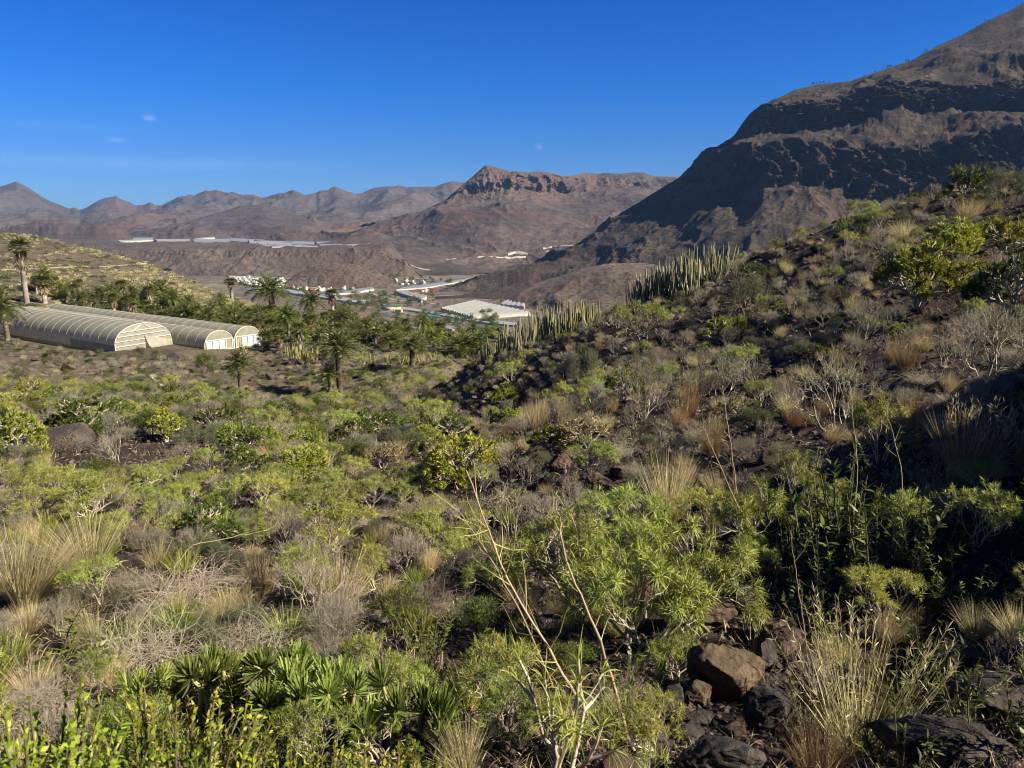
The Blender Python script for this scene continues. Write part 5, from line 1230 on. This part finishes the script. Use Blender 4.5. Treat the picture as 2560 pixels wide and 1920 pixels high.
# ---------------------------------------------------------------- agave
ag = MB(); rr_ = np.random.RandomState(5); rosettes(ag, rr_, np.array([[0, 0, .1]]), np.array([[0, 0, 1.]]), 30, 1.0, .16, 8, 80, .1, 0, 0, 3)
for (x, y, w, lb) in ((363, 396, 16, 'pale blue-green agave at the foot of the gully'), (300, 372, 12, 'small agave under the yellow cactus clump')):
    p = hit2(x, y, 150); o = obj('agave', ag.mesh('agave', ML['grey'])); o.location = p; k = w*p.y/F/1.8; o.scale = (k,)*3; tag(o, lb, 'agave')

# ================================================================ left hill: pale tufts, low green shrubs, track, poles
nt_ = 0; ex = []
for i in range(7000):
    x = RG.uniform(-60, 320); y = RG.uniform(228, 335); h = hit(x, y, 120, 420)
    if h is None or h.y < 168: continue
    if noise(x/26, y/9, 4.4) < -.05 and not (y > 262 and x > 130 and noise(x/20, y/8, 2.2) > -.25): continue
    w = RG.uniform(1.1, 2.4)*(1.2 if x > 120 else .9)
    if not near_ok(h.x, h.y, w*.5, 1.05): continue
    mark(h.x, h.y, w*.5)
    if nt_ < 296: put('pale_tuft', h, w, 'pale yellow tuft dotted on the left hillside', 'pale tufts on the left hillside', detail=False); nt_ += 1
    elif len(ex) < 520: ex.append((h.x, h.y, h.z, w))
merge_many('pale_tuft', ex, 'pale_tuft_mass', 'remaining pale tufts covering the left hillside', 'grass tuft', 520)
exg = []
for i in range(1500):
    x = RG.uniform(-60, 330); y = RG.uniform(228, 335); h = hit(x, y, 120, 420)
    if h is None or h.y < 170: continue
    w = RG.uniform(1.0, 3.0)
    if not near_ok(h.x, h.y, w*.4, .8): continue
    mark(h.x, h.y, w*.4); exg.append((h.x, h.y, h.z-.1, w))
def lowbush(s, n=260):
    rng = np.random.RandomState(s); mb = MB(); d = norm(rng.normal(size=(n, 3))*[1, 1, .8]+[0, 0, .35]); r = rng.uniform(.55, 1, n)**.5*(1+.3*noise(d[:, 0]*2+s, d[:, 1]*2, d[:, 2]*2))
    b = d*r[:, None]*[.5, .5, .32]; b[:, 2] = np.abs(b[:, 2]); blades(mb, rng, b, norm(d+.7*rng.normal(size=d.shape)), .13, .1, .1, 0, None, 1, .4); return mb
LB = [lowbush(i) for i in range(4)]; LBm = [m.mesh('hill_shrub', ML['olive']) for m in LB]; LBg = [m.mesh('hill_shrub_green', ML['green']) for m in LB]
for k, (X, Y, z, w) in enumerate(exg[:290]):
    o = obj('hill_shrub', (LBm if k % 3 else LBg)[k % 4]); o.location = (X, Y, z); o.scale = (w, w, w*.9); o.rotation_euler = (0, 0, k)
    tag(o, ('low olive shrub' if k % 3 else 'low dark green shrub')+' between the pale tufts of the left hillside', 'shrub', ('low olive shrubs' if k % 3 else 'low dark green shrubs')+' on the left hillside')
mg = MB()
for k, (X, Y, z, w) in enumerate(exg[290:900]):
    M = np.eye(4)*w; M[:3, 3] = (X, Y, z); M[3, 3] = 1; mg.merge(LB[k % 4], M)
if mg.v: o = obj('hill_scrub', mg.mesh('hill_scrub', ML['olive'])); o['kind'] = 'stuff'; o['label'] = 'remaining low scrub covering the left hillside'; o['category'] = 'scrub'
def drape(px, wd, name, mat, Ymin=100, Ymax=450, lift=.12):
    P = []
    for (x0, y0), (x1, y1) in zip(px[:-1], px[1:]):
        for t in np.linspace(0, 1, 12, endpoint=False):
            h = hit(x0+(x1-x0)*t, y0+(y1-y0)*t, Ymin, Ymax)
            if h is not None: P.append(h)
    A = np.array([[p.x, p.y] for p in P]); d = norm(np.gradient(A, axis=0)); n_ = np.stack([-d[:, 1], d[:, 0]], -1)*wd/2; V = []
    for q in (A-n_, A, A+n_): V.append(np.c_[q, Hz(q[:, 0], q[:, 1])+lift])
    mb = MB(); mb.add(np.stack(V, 0).reshape(-1, 3), grid_faces(3, len(A))); return struct(name, mb.mesh(name, mat))
M_path = plain('pale_track_dirt', (.34, .28, .19), .95, .3, .5)
drape([(-20, 271), (36, 269), (76, 267), (110, 266.5), (150, 263.5), (168, 259.5)], 1.5, 'hill_track', M_path)
M_pole = plain('grey_wood_pole', (.09, .075, .06), .9)
def pole(x, y, ytop, label, p=None, Ymax=450):
    p = p or hit2(x, y, Ymax); h = (y-ytop)*(p.y*CP-p.z*SP)/F; root = bpy.data.objects.new('power_pole', None); C.objects.link(root); root.location = p
    mb = MB(); tubes(mb, [0, 0, -.5], [0, 0, h], .14*max(1, p.y/300), .09*max(1, p.y/300), 6); obj('post', mb.mesh('pole_post', M_pole), root)
    mb = MB(); box(mb, (0, 0, h*.93), (1.4, .12, .12)); obj('crossarm', mb.mesh('pole_arm', M_pole), root); tag(root, label, 'power pole'); return Vector(p)+Vector((0, 0, h*.93))
w1 = pole(96.3, 247, 230.5, 'thin power pole on the left hill, nearest the left edge'); w2 = pole(188.6, 284, 252.5, 'thin power pole on the left hill below the end of the track')
M_wire = plain('black_cable', (.02, .02, .02), .6)
ribbon_tube([pt(-40, 211, 300), w1], .035, 'power_line', M_wire, 'power cable running left from the hill pole', 'cable', 3); ribbon_tube([w1, w2], .03, 'power_line', M_wire, 'power cable between the two hill poles', 'cable', 2.5)

# ================================================================ cars
def car(p, rz, col, label):
    root = bpy.data.objects.new('parked_car', None); C.objects.link(root); root.location = p; root.rotation_euler = (0, 0, rz)
    mp = plain('car_paint', col, .3, .08, 1, .6); mg_ = plain('car_glass', (.02, .025, .03), .1, .1, 1, .8); mt = plain('car_tyre', (.02, .02, .02), .8)
    pr = [(-2.05, .35), (-2.1, .75), (-1.75, .95), (-1.2, 1.0), (-.75, 1.42), (.75, 1.45), (1.45, 1.0), (2.0, .85), (2.1, .4)]
    mb = MB(); n = len(pr); V = []
    for y_ in (-.82, -.74, .74, .82): V += [(x, y_ * (.88 if z > 1.1 else 1), z*(1 if abs(y_) < .8 else .97)) for x, z in pr]
    mb.add(V, grid_faces(4, n)); mb.add([(x, -.82*(.88 if z > 1.1 else 1), z) for x, z in pr]+[(0, -.82, .35)], tris=[[i, i+1, n] for i in range(n-1)]); mb.add([(x, .82*(.88 if z > 1.1 else 1), z) for x, z in pr]+[(0, .82, .35)], tris=[[i, i+1, n] for i in range(n-1)])
    obj('body', mb.mesh('car_body', mp), root)
    for (x0, x1, y_) in ((-.95, 1.2, -.80), (-.95, 1.2, .80)):
        mb = MB(); s_ = 1 if y_ > 0 else -1; mb.add([(x0, y_, 1.02), (x1, y_, 1.02), (x1-.5, y_-.06*s_, 1.36), (x0+.3, y_-.06*s_, 1.36)], [[0, 1, 2, 3]]); obj('window', mb.mesh('car_window', mg_), root)
    for x_ in (-1.3, 1.3):
        for y_ in (-.82, .82): mb = MB(); tubes(mb, [x_, y_-.1, .32], [x_, y_+.1, .32], .32, .32, 10); obj('wheel', mb.mesh('car_wheel', mt), root)
    tag(root, label, 'car')
for x, y, rz, col, lb in ((304, 304.5, .3, (.7, .7, .7), 'white car parked at the edge of the palm grove'), (315.5, 306, .1, (.5, .03, .015), 'red car parked beside the white one above the palms'), (323, 306.5, .6, (.6, .62, .65), 'pale silver car right of the red one'), (167, 259.5, .2, (.02, .02, .025), 'dark car at the end of the hill track')):
    car(hit2(x, y, 420), rz, col, lb)

# ================================================================ valley: greenhouses, town, trees
W_roof = film('white_net_roof', (.36, .355, .33), .0, .1); W_grey = film('grey_net_roof', (.27, .285, .28), .0, .1); W_wall = plain('pale_net_wall', (.42, .40, .33), .8, .25, .2); W_cream = plain('cream_net_wall', (.52, .45, .28), .8, .2, .1)
F_gut = plain('grey_gutter', (.12, .12, .115), .7)
def nethouse(c, name, label, group=None, n=8, ridge=1.0, drop=5, roof=None, wall=None, mn=10, flip=False):
    """roof over four ground-plan corners (c: left, back, right, front), rippled in bays, with walls down to the ground"""
    c = [np.array(list(p), float) for p in c]; m = n*4+1; uu, vv = np.meshgrid(np.linspace(0, 1, m), np.linspace(0, 1, mn))
    if flip: a, b, d, e = c[0], c[3], c[2], c[1]
    else: a, b, d, e = c[0], c[1], c[2], c[3]
    P_ = (1-uu)[..., None]*(1-vv)[..., None]*a + (1-uu)[..., None]*vv[..., None]*b + uu[..., None]*vv[..., None]*d + uu[..., None]*(1-vv)[..., None]*e
    P_[..., 2] += ridge*(np.abs(((uu*n) % 1)-.5)*-2+1) + .35*ridge*noise(P_[..., 0]/14, P_[..., 1]/14)
    root = bpy.data.objects.new(name, None); C.objects.link(root); o0 = P_.mean((0, 1)); o0[2] -= drop; root.location = o0
    mb = MB(); mb.add((P_-o0).reshape(-1, 3), grid_faces(mn, m)); obj('roof', mb.mesh(name+'_roof', roof or W_roof), root)
    mb = MB()
    for ed in (P_[0], P_[-1], P_[:, 0], P_[:, -1]):
        lo_ = ed.copy(); lo_[:, 2] -= drop+ridge+3; mb.add(np.stack([ed-[0, 0, .05], lo_], 0).reshape(-1, 3)-o0, grid_faces(2, len(ed)))
    obj('side_wall', mb.mesh(name+'_wall', wall or W_wall), root)
    if n > 8:
        for i in range(1, n):
            mb = MB(); k = i*4; tubes(mb, P_[:-1, k]-o0+[0, 0, .12], P_[1:, k]-o0+[0, 0, .12], .8, .8, 4); obj('gutter', mb.mesh('gutter', F_gut), root)
    tag(root, label, 'greenhouse', group); return root
def vp(x, y, up=5):
    e = float(ye(y)); Y = (ZV+up)/e
    for _ in range(5): Y = (Hv(float(xs(x, y))*Y, Y)+up)/e
    return np.array([float(xs(x, y))*Y, Y, e*Y])
def pp(x, y):
    Y = 2030+(247-y)/9*780; return np.array([float(xs(x, y))*Y, Y, float(ye(y))*Y])
nethouse([vp(441, 309, 4), vp(474, 301, 4), vp(530.5, 313.2, 4), vp(471.5, 317.3, 4)], 'net_greenhouse', 'large white striped net greenhouse right of the valley centre', None, 13, 3.2, 3)
nethouse([vp(499, 304), vp(505.6, 300.2), vp(525.5, 302.6), vp(523.9, 306.6)], 'net_greenhouse', 'small white net greenhouse behind the large striped one', None, 5, 1, 5)
nethouse([vp(394, 291.5), vp(404.6, 290), vp(428, 295.7), vp(421, 299.4)], 'net_greenhouse', 'torn grey-white net greenhouse left of the ploughed field', None, 9, 1.2, 3, film('torn_net_roof', (.42, .40, .33), 0))
def striphouse(up, lo, label, roof, wall, drop=5):
    root = None
    for i in range(len(up)-1):
        pass
    U = np.array([vp(x, y, drop) for x, y in up]); L_ = np.array([vp(x, y, drop) for x, y in lo]); n = 40; t = np.linspace(0, 1, n)
    f = lambda A: np.stack([np.interp(t, np.linspace(0, 1, len(A)), A[:, k]) for k in range(3)], -1)
    U, L_ = f(U), f(L_); rows = [U*(1-v)+L_*v + np.array([0, 0, .8*(k % 2)]) for k, v in enumerate(np.linspace(0, 1, 7))]; o0 = L_.mean(0)-[0, 0, drop]
    root = bpy.data.objects.new('long_greenhouse', None); C.objects.link(root); root.location = o0
    mb = MB(); mb.add(np.stack(rows, 0).reshape(-1, 3)-o0, grid_faces(7, n)); obj('roof', mb.mesh('strip_roof', roof), root)
    mb = MB(); d = L_.copy(); d[:, 2] -= drop+4; mb.add(np.stack([L_, d], 0).reshape(-1, 3)-o0, grid_faces(2, n)); d2 = U.copy(); d2[:, 2] -= drop+4; mb.add(np.stack([U, d2], 0).reshape(-1, 3)-o0, grid_faces(2, n)); obj('side_wall', mb.mesh('strip_wall', wall), root)
    tag(root, label, 'greenhouse')
striphouse([(262, 287.2), (286, 289), (307, 292.6), (331, 295.5), (366, 300)], [(264, 289.6), (296, 293.6), (314, 295.6), (332.5, 298.9), (365, 303.6)], 'long white greenhouse roof running down the valley left of centre', W_roof, W_cream, 3)
striphouse([(381, 303.6), (401, 306.6), (426, 310.6), (478, 318.4), (518, 323)], [(384, 305.3), (402, 309), (427, 312.6), (477, 321.6), (516, 325.3)], 'long pale roof strip running in front of the striped greenhouse', W_roof, W_cream, 2)
striphouse([(404, 287.3), (429, 283.6), (451.5, 281), (475, 277.2)], [(396, 289.8), (428.4, 287.2), (455, 282.6), (476, 278.2)], 'long silver greenhouse band rising toward the right spur', W_grey, W_wall, 2)
striphouse([(330, 292.2), (350, 289.6), (372, 287)], [(330, 294.2), (352, 292.6), (374, 289)], 'flat grey greenhouse roof behind the yellow houses', W_grey, W_wall, 3)
striphouse([(228, 274.8), (250, 276.2), (280, 277.3)], [(228, 276.6), (250, 278), (282, 278.6)], 'thin grey road-side greenhouse under the plateau cliff', W_grey, W_wall, 2)
for i, (c, w_) in enumerate(((((248.3, 239.2), (279.5, 240.4), (295.7, 244.9), (250, 244.2)), 0), (((280.4, 240.3), (314.2, 242), (314.2, 245.4), (296.2, 244.9)), 1), (((315.4, 241.7), (336.8, 241.3), (345, 245.9), (321, 246.2)), 1), (((338.5, 241.3), (360.5, 241), (367, 244), (346, 245.6)), 1), (((361.7, 241.1), (384.8, 240), (390.6, 242.8), (368, 244.1)), 1),
        (((257.6, 245), (300, 245.6), (318, 246.7), (272, 247)), 0), (((230.6, 238.4), (247.5, 238.8), (247.6, 242), (230.6, 241)), 1), (((192.6, 239.6), (230.2, 238.8), (230.2, 241.1), (194, 241)), 1), (((133.3, 237.9), (153, 237.7), (153, 239.4), (133.3, 239.4)), 1), (((194.5, 238.9), (213.8, 236.7), (215, 237.9), (199.4, 239.2)), 0), (((155, 239.4), (190, 239.4), (190, 240.8), (157, 240.8)), 0), (((118, 240.4), (135, 239.9), (153, 239.9), (120, 242)), 0))):
    nethouse([pp(*c[0]), pp(*c[1]), pp(*c[2]), pp(*c[3])], 'net_greenhouse', ['bright white greenhouse in the middle of the plateau edge', 'grey greenhouse second in the plateau row', 'grey greenhouse in the plateau row, middle of the right part', 'silvery greenhouse second from the right end of the plateau', 'silvery greenhouse at the right end of the plateau',
             'low white greenhouse on the very rim of the plateau', 'grey greenhouse just left of the bright white one', 'long thin grey greenhouse left part of the plateau', 'distant grey greenhouse far left on the plateau', 'pale greenhouse reaching up the slope behind the plateau', 'white roof strip on the plateau near its left end', 'white-walled greenhouse at the left end of the plateau'][i], 'greenhouses on the plateau', 5, 1.5, 3, W_grey if w_ else W_roof, W_wall)
HC = [plain('white_plaster', (.40, .385, .35), .8, .12, .1), plain('cream_plaster', (.48, .42, .30), .8, .12, .1), plain('yellow_plaster', (.62, .46, .16), .8, .12, .1), plain('terracotta_plaster', (.34, .19, .13), .8, .12, .1), plain('violet_plaster', (.34, .32, .52), .8, .12, .1), plain('grey_plaster', (.40, .38, .35), .8, .12, .1)]
H_win = plain('dark_window', (.05, .06, .07), .3); H_tile = plain('terracotta_tile', (.30, .13, .08), .8, .3, 1)
def housemesh(k, w, d, h, two, roof=None):
    mb = MB(); box(mb, (0, 0, h/2-1), (w, d, h+2), mat=0)
    if two: box(mb, (w*.12, d*.1, h+1.4), (w*.5, d*.55, 2.8), mat=0)
    box(mb, (0, 0, h+.2), (w+.3, d+.3, .4), mat=0)
    for i in range(3):
        for z_ in ((1.5, 4.4) if h > 5 else (1.5,)):
            for sy in (-1, 1): mb.add([(-w/2+w*(i+.3)/3, sy*(d/2+.02), z_-.6), (-w/2+w*(i+.65)/3, sy*(d/2+.02), z_-.6), (-w/2+w*(i+.65)/3, sy*(d/2+.02), z_+.7), (-w/2+w*(i+.3)/3, sy*(d/2+.02), z_+.7)], [[0, 1, 2, 3]], mat=1)
            mb.add([(w/2+.02, -d/2+d*(i+.3)/3, z_-.6), (w/2+.02, -d/2+d*(i+.65)/3, z_-.6), (w/2+.02, -d/2+d*(i+.65)/3, z_+.7), (w/2+.02, -d/2+d*(i+.3)/3, z_+.7)], [[0, 1, 2, 3]], mat=1)
    return mb.mesh('house', [HC[k], H_win])
HM = {k: [housemesh(k, 9, 8, 3.2, False), housemesh(k, 8, 7, 6.2, False), housemesh(k, 11, 8, 6.2, True)] for k in range(6)}
CN = ['white', 'cream', 'yellow', 'terracotta', 'violet-blue', 'grey']
def houses(poly, n, cols, text, seed):
    rng = np.random.RandomState(seed); a = np.array(poly, float); used = []; tries = 0
    while len(used) < n and tries < 6000:
        tries += 1; u = rng.uniform(0, 1); v = rng.uniform(0, 1); m = len(a)//2; top = a[:m]; bot = a[m:]
        x = np.interp(u, np.linspace(0, 1, m), top[:, 0])*(1-v)+np.interp(u, np.linspace(0, 1, m), bot[:, 0])*v; y = np.interp(u, np.linspace(0, 1, m), top[:, 1])*(1-v)+np.interp(u, np.linspace(0, 1, m), bot[:, 1])*v
        p = vp(x, y, 0)
        if any((p[0]-q[0])**2+(p[1]-q[1])**2 < 8**2 for q in used): continue
        used.append(p); k = rng.choice(len(cols), p=np.array(list(cols.values()))/sum(cols.values())); k = list(cols)[k]; o = obj('house', HM[k][rng.randint(3)]); o.location = p; o.rotation_euler = (0, 0, .35+rng.choice([0, 1.57])+rng.normal()*.12); o.scale = (rng.uniform(.5, .95),)*3
        tag(o, CN[k]+' flat-roofed house '+text, 'house', CN[k]+' houses '+text)
houses([(228, 277.6), (250, 278.6), (292, 281.4), (240, 283.5), (258, 286.8), (284, 287.6)], 130, {0: 9, 1: 1.4, 2: .3, 3: .4, 5: 1}, 'in the dense valley town at left', 1)
houses([(286, 288.6), (310, 289.6), (332, 290.2), (300, 289.9), (312, 291.2), (334, 291.6)], 26, {0: 8, 1: 1, 3: 1, 5: 1}, 'in the row below the cone-shaped hill', 2)
houses([(334, 287.8), (360, 285.6), (374, 285.2), (336, 290), (352, 289.2), (372, 287.2)], 16, {0: 4, 1: 1, 2: 3, 3: 1, 4: 2}, 'in the hamlet right of the cone-shaped hill', 3)
houses([(372, 272.2), (384, 271.4), (372, 274.2), (386, 273.4)], 8, {0: 5, 1: 2}, 'in the far hamlet under the red slope', 4)
houses([(395, 281.6), (430, 282.6), (394, 285.4), (428, 284.2)], 9, {0: 4, 1: 1, 5: 1}, 'scattered beyond the silver greenhouse band', 5)
houses([(418, 291), (426, 291.6), (418, 292.8), (428, 293.2)], 3, {0: 3}, 'on the edge of the ploughed field', 6)
def bighouse(x, y, w, d, h, rz, wc, roofm, label, gable=True):
    p = vp(x, y, 0); root = bpy.data.objects.new('house', None); C.objects.link(root); root.location = p; root.rotation_euler = (0, 0, rz)
    mb = MB(); box(mb, (0, 0, h/2-1), (w, d, h+2)); obj('wall', mb.mesh('house_wall', wc), root)
    mb = MB(); r = w*.5+.5; q = d*.5+.5; mb.add([(-r, -q, h), (r, -q, h), (r, q, h), (-r, q, h), (-r*.7, 0, h+d*.22), (r*.7, 0, h+d*.22)], [[0, 1, 5, 4], [2, 3, 4, 5]], [[1, 2, 5], [3, 0, 4]]); obj('roof', mb.mesh('house_roof', roofm), root)
    for i in range(3):
        mb = MB(); x_ = -w/2+w*(i+.5)/3; mb.add([(x_-.7, -d/2-.03, .9), (x_+.7, -d/2-.03, .9), (x_+.7, -d/2-.03, 2.3), (x_-.7, -d/2-.03, 2.3)], [[0, 1, 2, 3]]); obj('window', mb.mesh('house_window', H_win), root)
    tag(root, label, 'house')
bighouse(365, 320, 12, 9, 3.5, .2, HC[3], H_tile, 'house with terracotta hip roof at the right end of the palm grove')
bighouse(391, 310, 26, 14, 5, -.35, HC[1], plain('green_sheet_roof', (.05, .10, .07), .6), 'long cream shed with a green roof beside the pale roof strip')
bighouse(399, 312.5, 9, 8, 4, -.2, HC[2], plain('orange_roof', (.34, .25, .14), .7), 'small yellow house at the end of the green-roofed shed')
bighouse(313, 291.3, 16, 10, 6, .1, HC[3], H_tile, 'terracotta house among the white row below the cone-shaped hill')
nethouse([vp(399, 331, 3), vp(416, 326.5, 3), vp(434, 328, 3), vp(428, 332.5, 3)], 'low_shed', 'low white-roofed shed behind the garden palms', None, 6, .8, 3, F_torn)
nethouse([vp(431, 325, 3), vp(446, 324, 3), vp(458, 328, 3), vp(452, 329.5, 3)], 'low_shed', 'grey corrugated shed roof right of the white one', None, 6, .6, 3, W_grey)
M_pool = plain('turquoise_tarp', (.04, .19, .16), .5); mb = MB(); q = [vp(426, 313.6, 1), vp(440, 315.6, 1), vp(441, 317.2, 1), vp(429, 316.6, 1)]; c0 = np.mean(q, 0); mb.add(np.array(q)-c0, [[0, 1, 2, 3]]); mb.add(np.array(q)-c0-[0, 0, 1.5], [[3, 2, 1, 0]])
o = obj('tarp_cover', mb.mesh('tarp_cover', M_pool)); o.location = c0; tag(o, 'turquoise covered tank in front of the pale roof strip', 'tank cover')
M_field = rock_mat('ploughed_red_soil', ((.09, .045, .03), (.14, .065, .042), (.19, .10, .07)), .05, .6); q = [vp(405, 291, .4), vp(430, 287.8, .4), vp(446, 289.5, .4), vp(428, 295, .4)]; mb = MB(); mb.add(np.array(q), [[0, 1, 2, 3]]); struct('ploughed_field', mb.mesh('ploughed_field', M_field))
q = [vp(228, 276.4, .3), vp(300, 279.6, .3), vp(420, 277.4, .3), vp(470, 274, .3), vp(420, 276, .3), vp(300, 278, .3), vp(228, 275, .3)]
# valley trees
def tree_mesh(s, n=700):
    rng = np.random.RandomState(s); tr, cr = MB(), MB(); tubes(tr, [[0, 0, -.1]], [[0, 0, .45]], .05, .03, 5)
    c = rng.normal(size=(9, 3))*[.22, .22, .13]+[0, 0, .62]; i = rng.randint(0, 9, n); d = norm(rng.normal(size=(n, 3)))
    blades(cr, rng, c[i]+d*rng.uniform(.1, .25, n)[:, None], norm(d+.5*rng.normal(size=(n, 3))), .09, .07, .1, 0, None, 1, .4); return tr, cr
M_road = plain('pale_valley_dirt', (.26, .22, .16), .95, .35, .05)
TR = []
for s in range(3):
    a_, b_ = tree_mesh(s); m_ = MB(); m_.merge(a_, mat=0); m_.merge(b_, mat=1); TR.append(m_.mesh('valley_tree', [MS['brown'], ML['green']]))
rng = np.random.RandomState(77); ntr = 0
for (x0, x1, y0, y1, n, hs, tx) in ((362, 500, 314, 345, 90, (6, 11), 'between the sheds and the garden palms'), (285, 330, 288.5, 292, 14, (6, 9), 'along the town row below the cone-shaped hill'), (372, 400, 272, 279, 22, (7, 12), 'in the dark copse by the far hamlet'), (375, 452, 279, 285, 36, (6, 10), 'behind the silver greenhouse band'),
        (366, 440, 294, 309, 55, (5, 9), 'beside the long white greenhouse'), (230, 292, 278, 286, 26, (5, 8), 'among the houses of the valley town'), (470, 500, 316, 324, 10, (7, 10), 'at the near corner of the striped greenhouse'), (335, 385, 292, 312, 40, (6, 10), 'below the flat grey greenhouse'), (500, 524, 300, 308, 8, (4, 7), 'by the small white net greenhouse')):
    for i in range(n):
        p = vp(rng.uniform(x0, x1), rng.uniform(y0, y1), 0); h = rng.uniform(*hs); o = obj('tree', TR[rng.randint(3)]); o.location = p; o.scale = (h*rng.uniform(.9, 1.4), h*1.1, h); o.rotation_euler = (0, 0, rng.uniform(0, 6)); tag(o, 'dark green tree '+tx, 'tree', 'trees '+tx)
for x, y, yt, lb in ((278, 291, 282.5, 'power pole in front of the valley town'), (287, 293.5, 286, 'power pole at the long white greenhouse, left'), (427.5, 299, 290.5, 'power pole by the ploughed field'), (455, 306, 298.5, 'power pole at the back of the striped greenhouse'), (482, 321, 313, 'power pole at the front of the striped greenhouse')):
    pole(x, y, yt, lb, Vector(vp(x, y, 0)))
# pale earth walls on the far slopes, pines on the high ridge
def pick(A, x, y):
    X, Y, Z = A; px, py = proj(X, Y, Z); d = (px-x)**2+(py-y)**2; d = d + (Y-Y.min())/5000; k = np.argmin(d); return Vector((X.flat[k], Y.flat[k], Z.flat[k]))
for nm_, px_, wd_ in (('dirt_road', ((366, 292), (395, 300), (430, 303), (441, 305)), 7), ('dirt_road', ((398, 276.4), (440, 277.6), (470, 276.2)), 6), ('dirt_road', ((440, 296), (470, 294.5), (505, 296)), 5), ('dirt_road', ((300, 283.8), (335, 285), (372, 280)), 7), ('dirt_road', ((360, 306), (400, 312), (440, 320), (470, 324)), 5), ('dry_field', ((376, 286.4), (398, 285)), 22), ('dry_field', ((404, 278), (430, 278.8)), 26), ('dry_field', ((290, 280), (312, 281)), 34)):
    P = np.array([vp(x0+(x1-x0)*t, y0+(y1-y0)*t, .5) for (x0, y0), (x1, y1) in zip(px_[:-1], px_[1:]) for t in np.linspace(0, 1, 10, endpoint=False)])
    d = norm(np.gradient(P[:, :2], axis=0)); n_ = np.c_[np.stack([-d[:, 1], d[:, 0]], -1)*wd_/2, np.zeros(len(P))]; mb = MB(); mb.add(np.stack([P-n_, P+n_], 0).reshape(-1, 3), grid_faces(2, len(P))); struct(nm_, mb.mesh(nm_, M_road))
M_cut = plain('pale_cut_earth', (.22, .18, .13), .9, .3, .05); M_cutw = plain('white_cut_stone', (.30, .28, .23), .9, .25, .05)
for (sh, pts_, hp, mt, lb) in (('mesa_mountain', ((446, 259.5), (458, 258.6), (473, 258.8)), 1.6, M_cut, 'pale earth wall at the foot of the mesa, left'), ('mesa_mountain', ((478, 257), (495, 257), (512, 257.6), (526, 257)), 2.2, M_cutw, 'long white cut wall at the foot of the mesa'), ('mesa_mountain', ((508, 254.6), (514, 252.6), (528, 254)), 3.2, M_cutw, 'tall white quarry face above the long cut wall'),
        ('mesa_mountain', ((543, 249), (552, 247.6), (559, 248)), 2.2, M_cutw, 'white terrace at the valley mouth'), ('mesa_mountain', ((545, 251.6), (558, 251)), 1.6, M_cutw, 'lower white terrace at the valley mouth'), ('mesa_mountain', ((560.5, 245.6), (574, 245.4)), 1.0, M_cutw, 'thin white wall against the right mountain foot'), ('mesa_mountain', ((432, 213.2), (436, 212)), 1.6, M_cutw, 'small white scar on the mesa shoulder'),
        ('right_mountain', ((585, 249.5), (596, 248.5)), 1.2, M_cut, 'pale wall on the bench of the right mountain'), ('right_mountain', ((619, 248), (628, 247.5)), 1.8, M_cutw, 'small white building-like wall below the dark cutting'), ('mesa_mountain', ((400, 272), (420, 268), (430, 270)), .8, M_cut, 'pale track edge under the red slope')):
    P = [pick(SHEETS[sh], *q) for q in pts_]; lo_ = []; hi_ = []
    for a, b in zip(P[:-1], P[1:]):
        for t in np.linspace(0, 1, 7): c = a.lerp(b, t); lo_.append(c+Vector((0, -6, -3))); hi_.append(c+Vector((0, -3+RG.uniform(-1, 1), hp*.6*c.y/F*RG.uniform(.3, 1.25))))
    mb = MB(); n = len(lo_); back = [h+Vector((0, 9, -2)) for h in hi_]; mb.add(np.array([list(v) for v in lo_+hi_+back]), grid_faces(3, n)); tag(obj('earth_wall', mb.mesh('earth_wall', mt)), lb, 'wall')
def pine(s):
    rng = np.random.RandomState(s); tr, cr = MB(), MB(); tubes(tr, [[0, 0, -.15]], [[0, 0, .9]], .03, .01, 5); n = 260; z = rng.uniform(.25, 1, n); r = (1.05-z)*.32*rng.uniform(.4, 1, n); th = rng.uniform(0, 6.28, n)
    blades(cr, rng, np.stack([r*np.cos(th), r*np.sin(th), z], -1), norm(np.stack([np.cos(th), np.sin(th), rng.uniform(-.3, .5, n)], -1)), .14, .09, .2, 0, None, 1, .3); m_ = MB(); m_.merge(tr, mat=0); m_.merge(cr, mat=1); return m_.mesh('pine_tree', [MS['brown'], ML['green']])
PN = [pine(i) for i in range(3)]; A = SHEETS['right_mountain']; px, py = proj(*A); T_ = SHEET_T['right_mountain']
sky_i = np.argwhere((np.abs(T_[:, 0]-7) < .001))[0][0]
for i in range(46):
    x = RG.uniform(800, 1030) if i < 30 else RG.uniform(880, 1020); j = int(np.argmin(np.abs(px[sky_i]-x))); k = sky_i if i < 26 else sky_i-RG.randint(3, 45)
    o = obj('pine_tree', PN[i % 3]); h = RG.uniform(4, 8); o.location = (A[0][k, j], A[1][k, j], A[2][k, j]); o.scale = (h*1.2, h*1.2, h); tag(o, 'tiny dark pine '+('on the skyline of the right mountain' if i < 26 else 'on the upper slope of the right mountain'), 'tree', 'pines on the skyline of the right mountain' if i < 26 else 'pines on the upper slope of the right mountain')
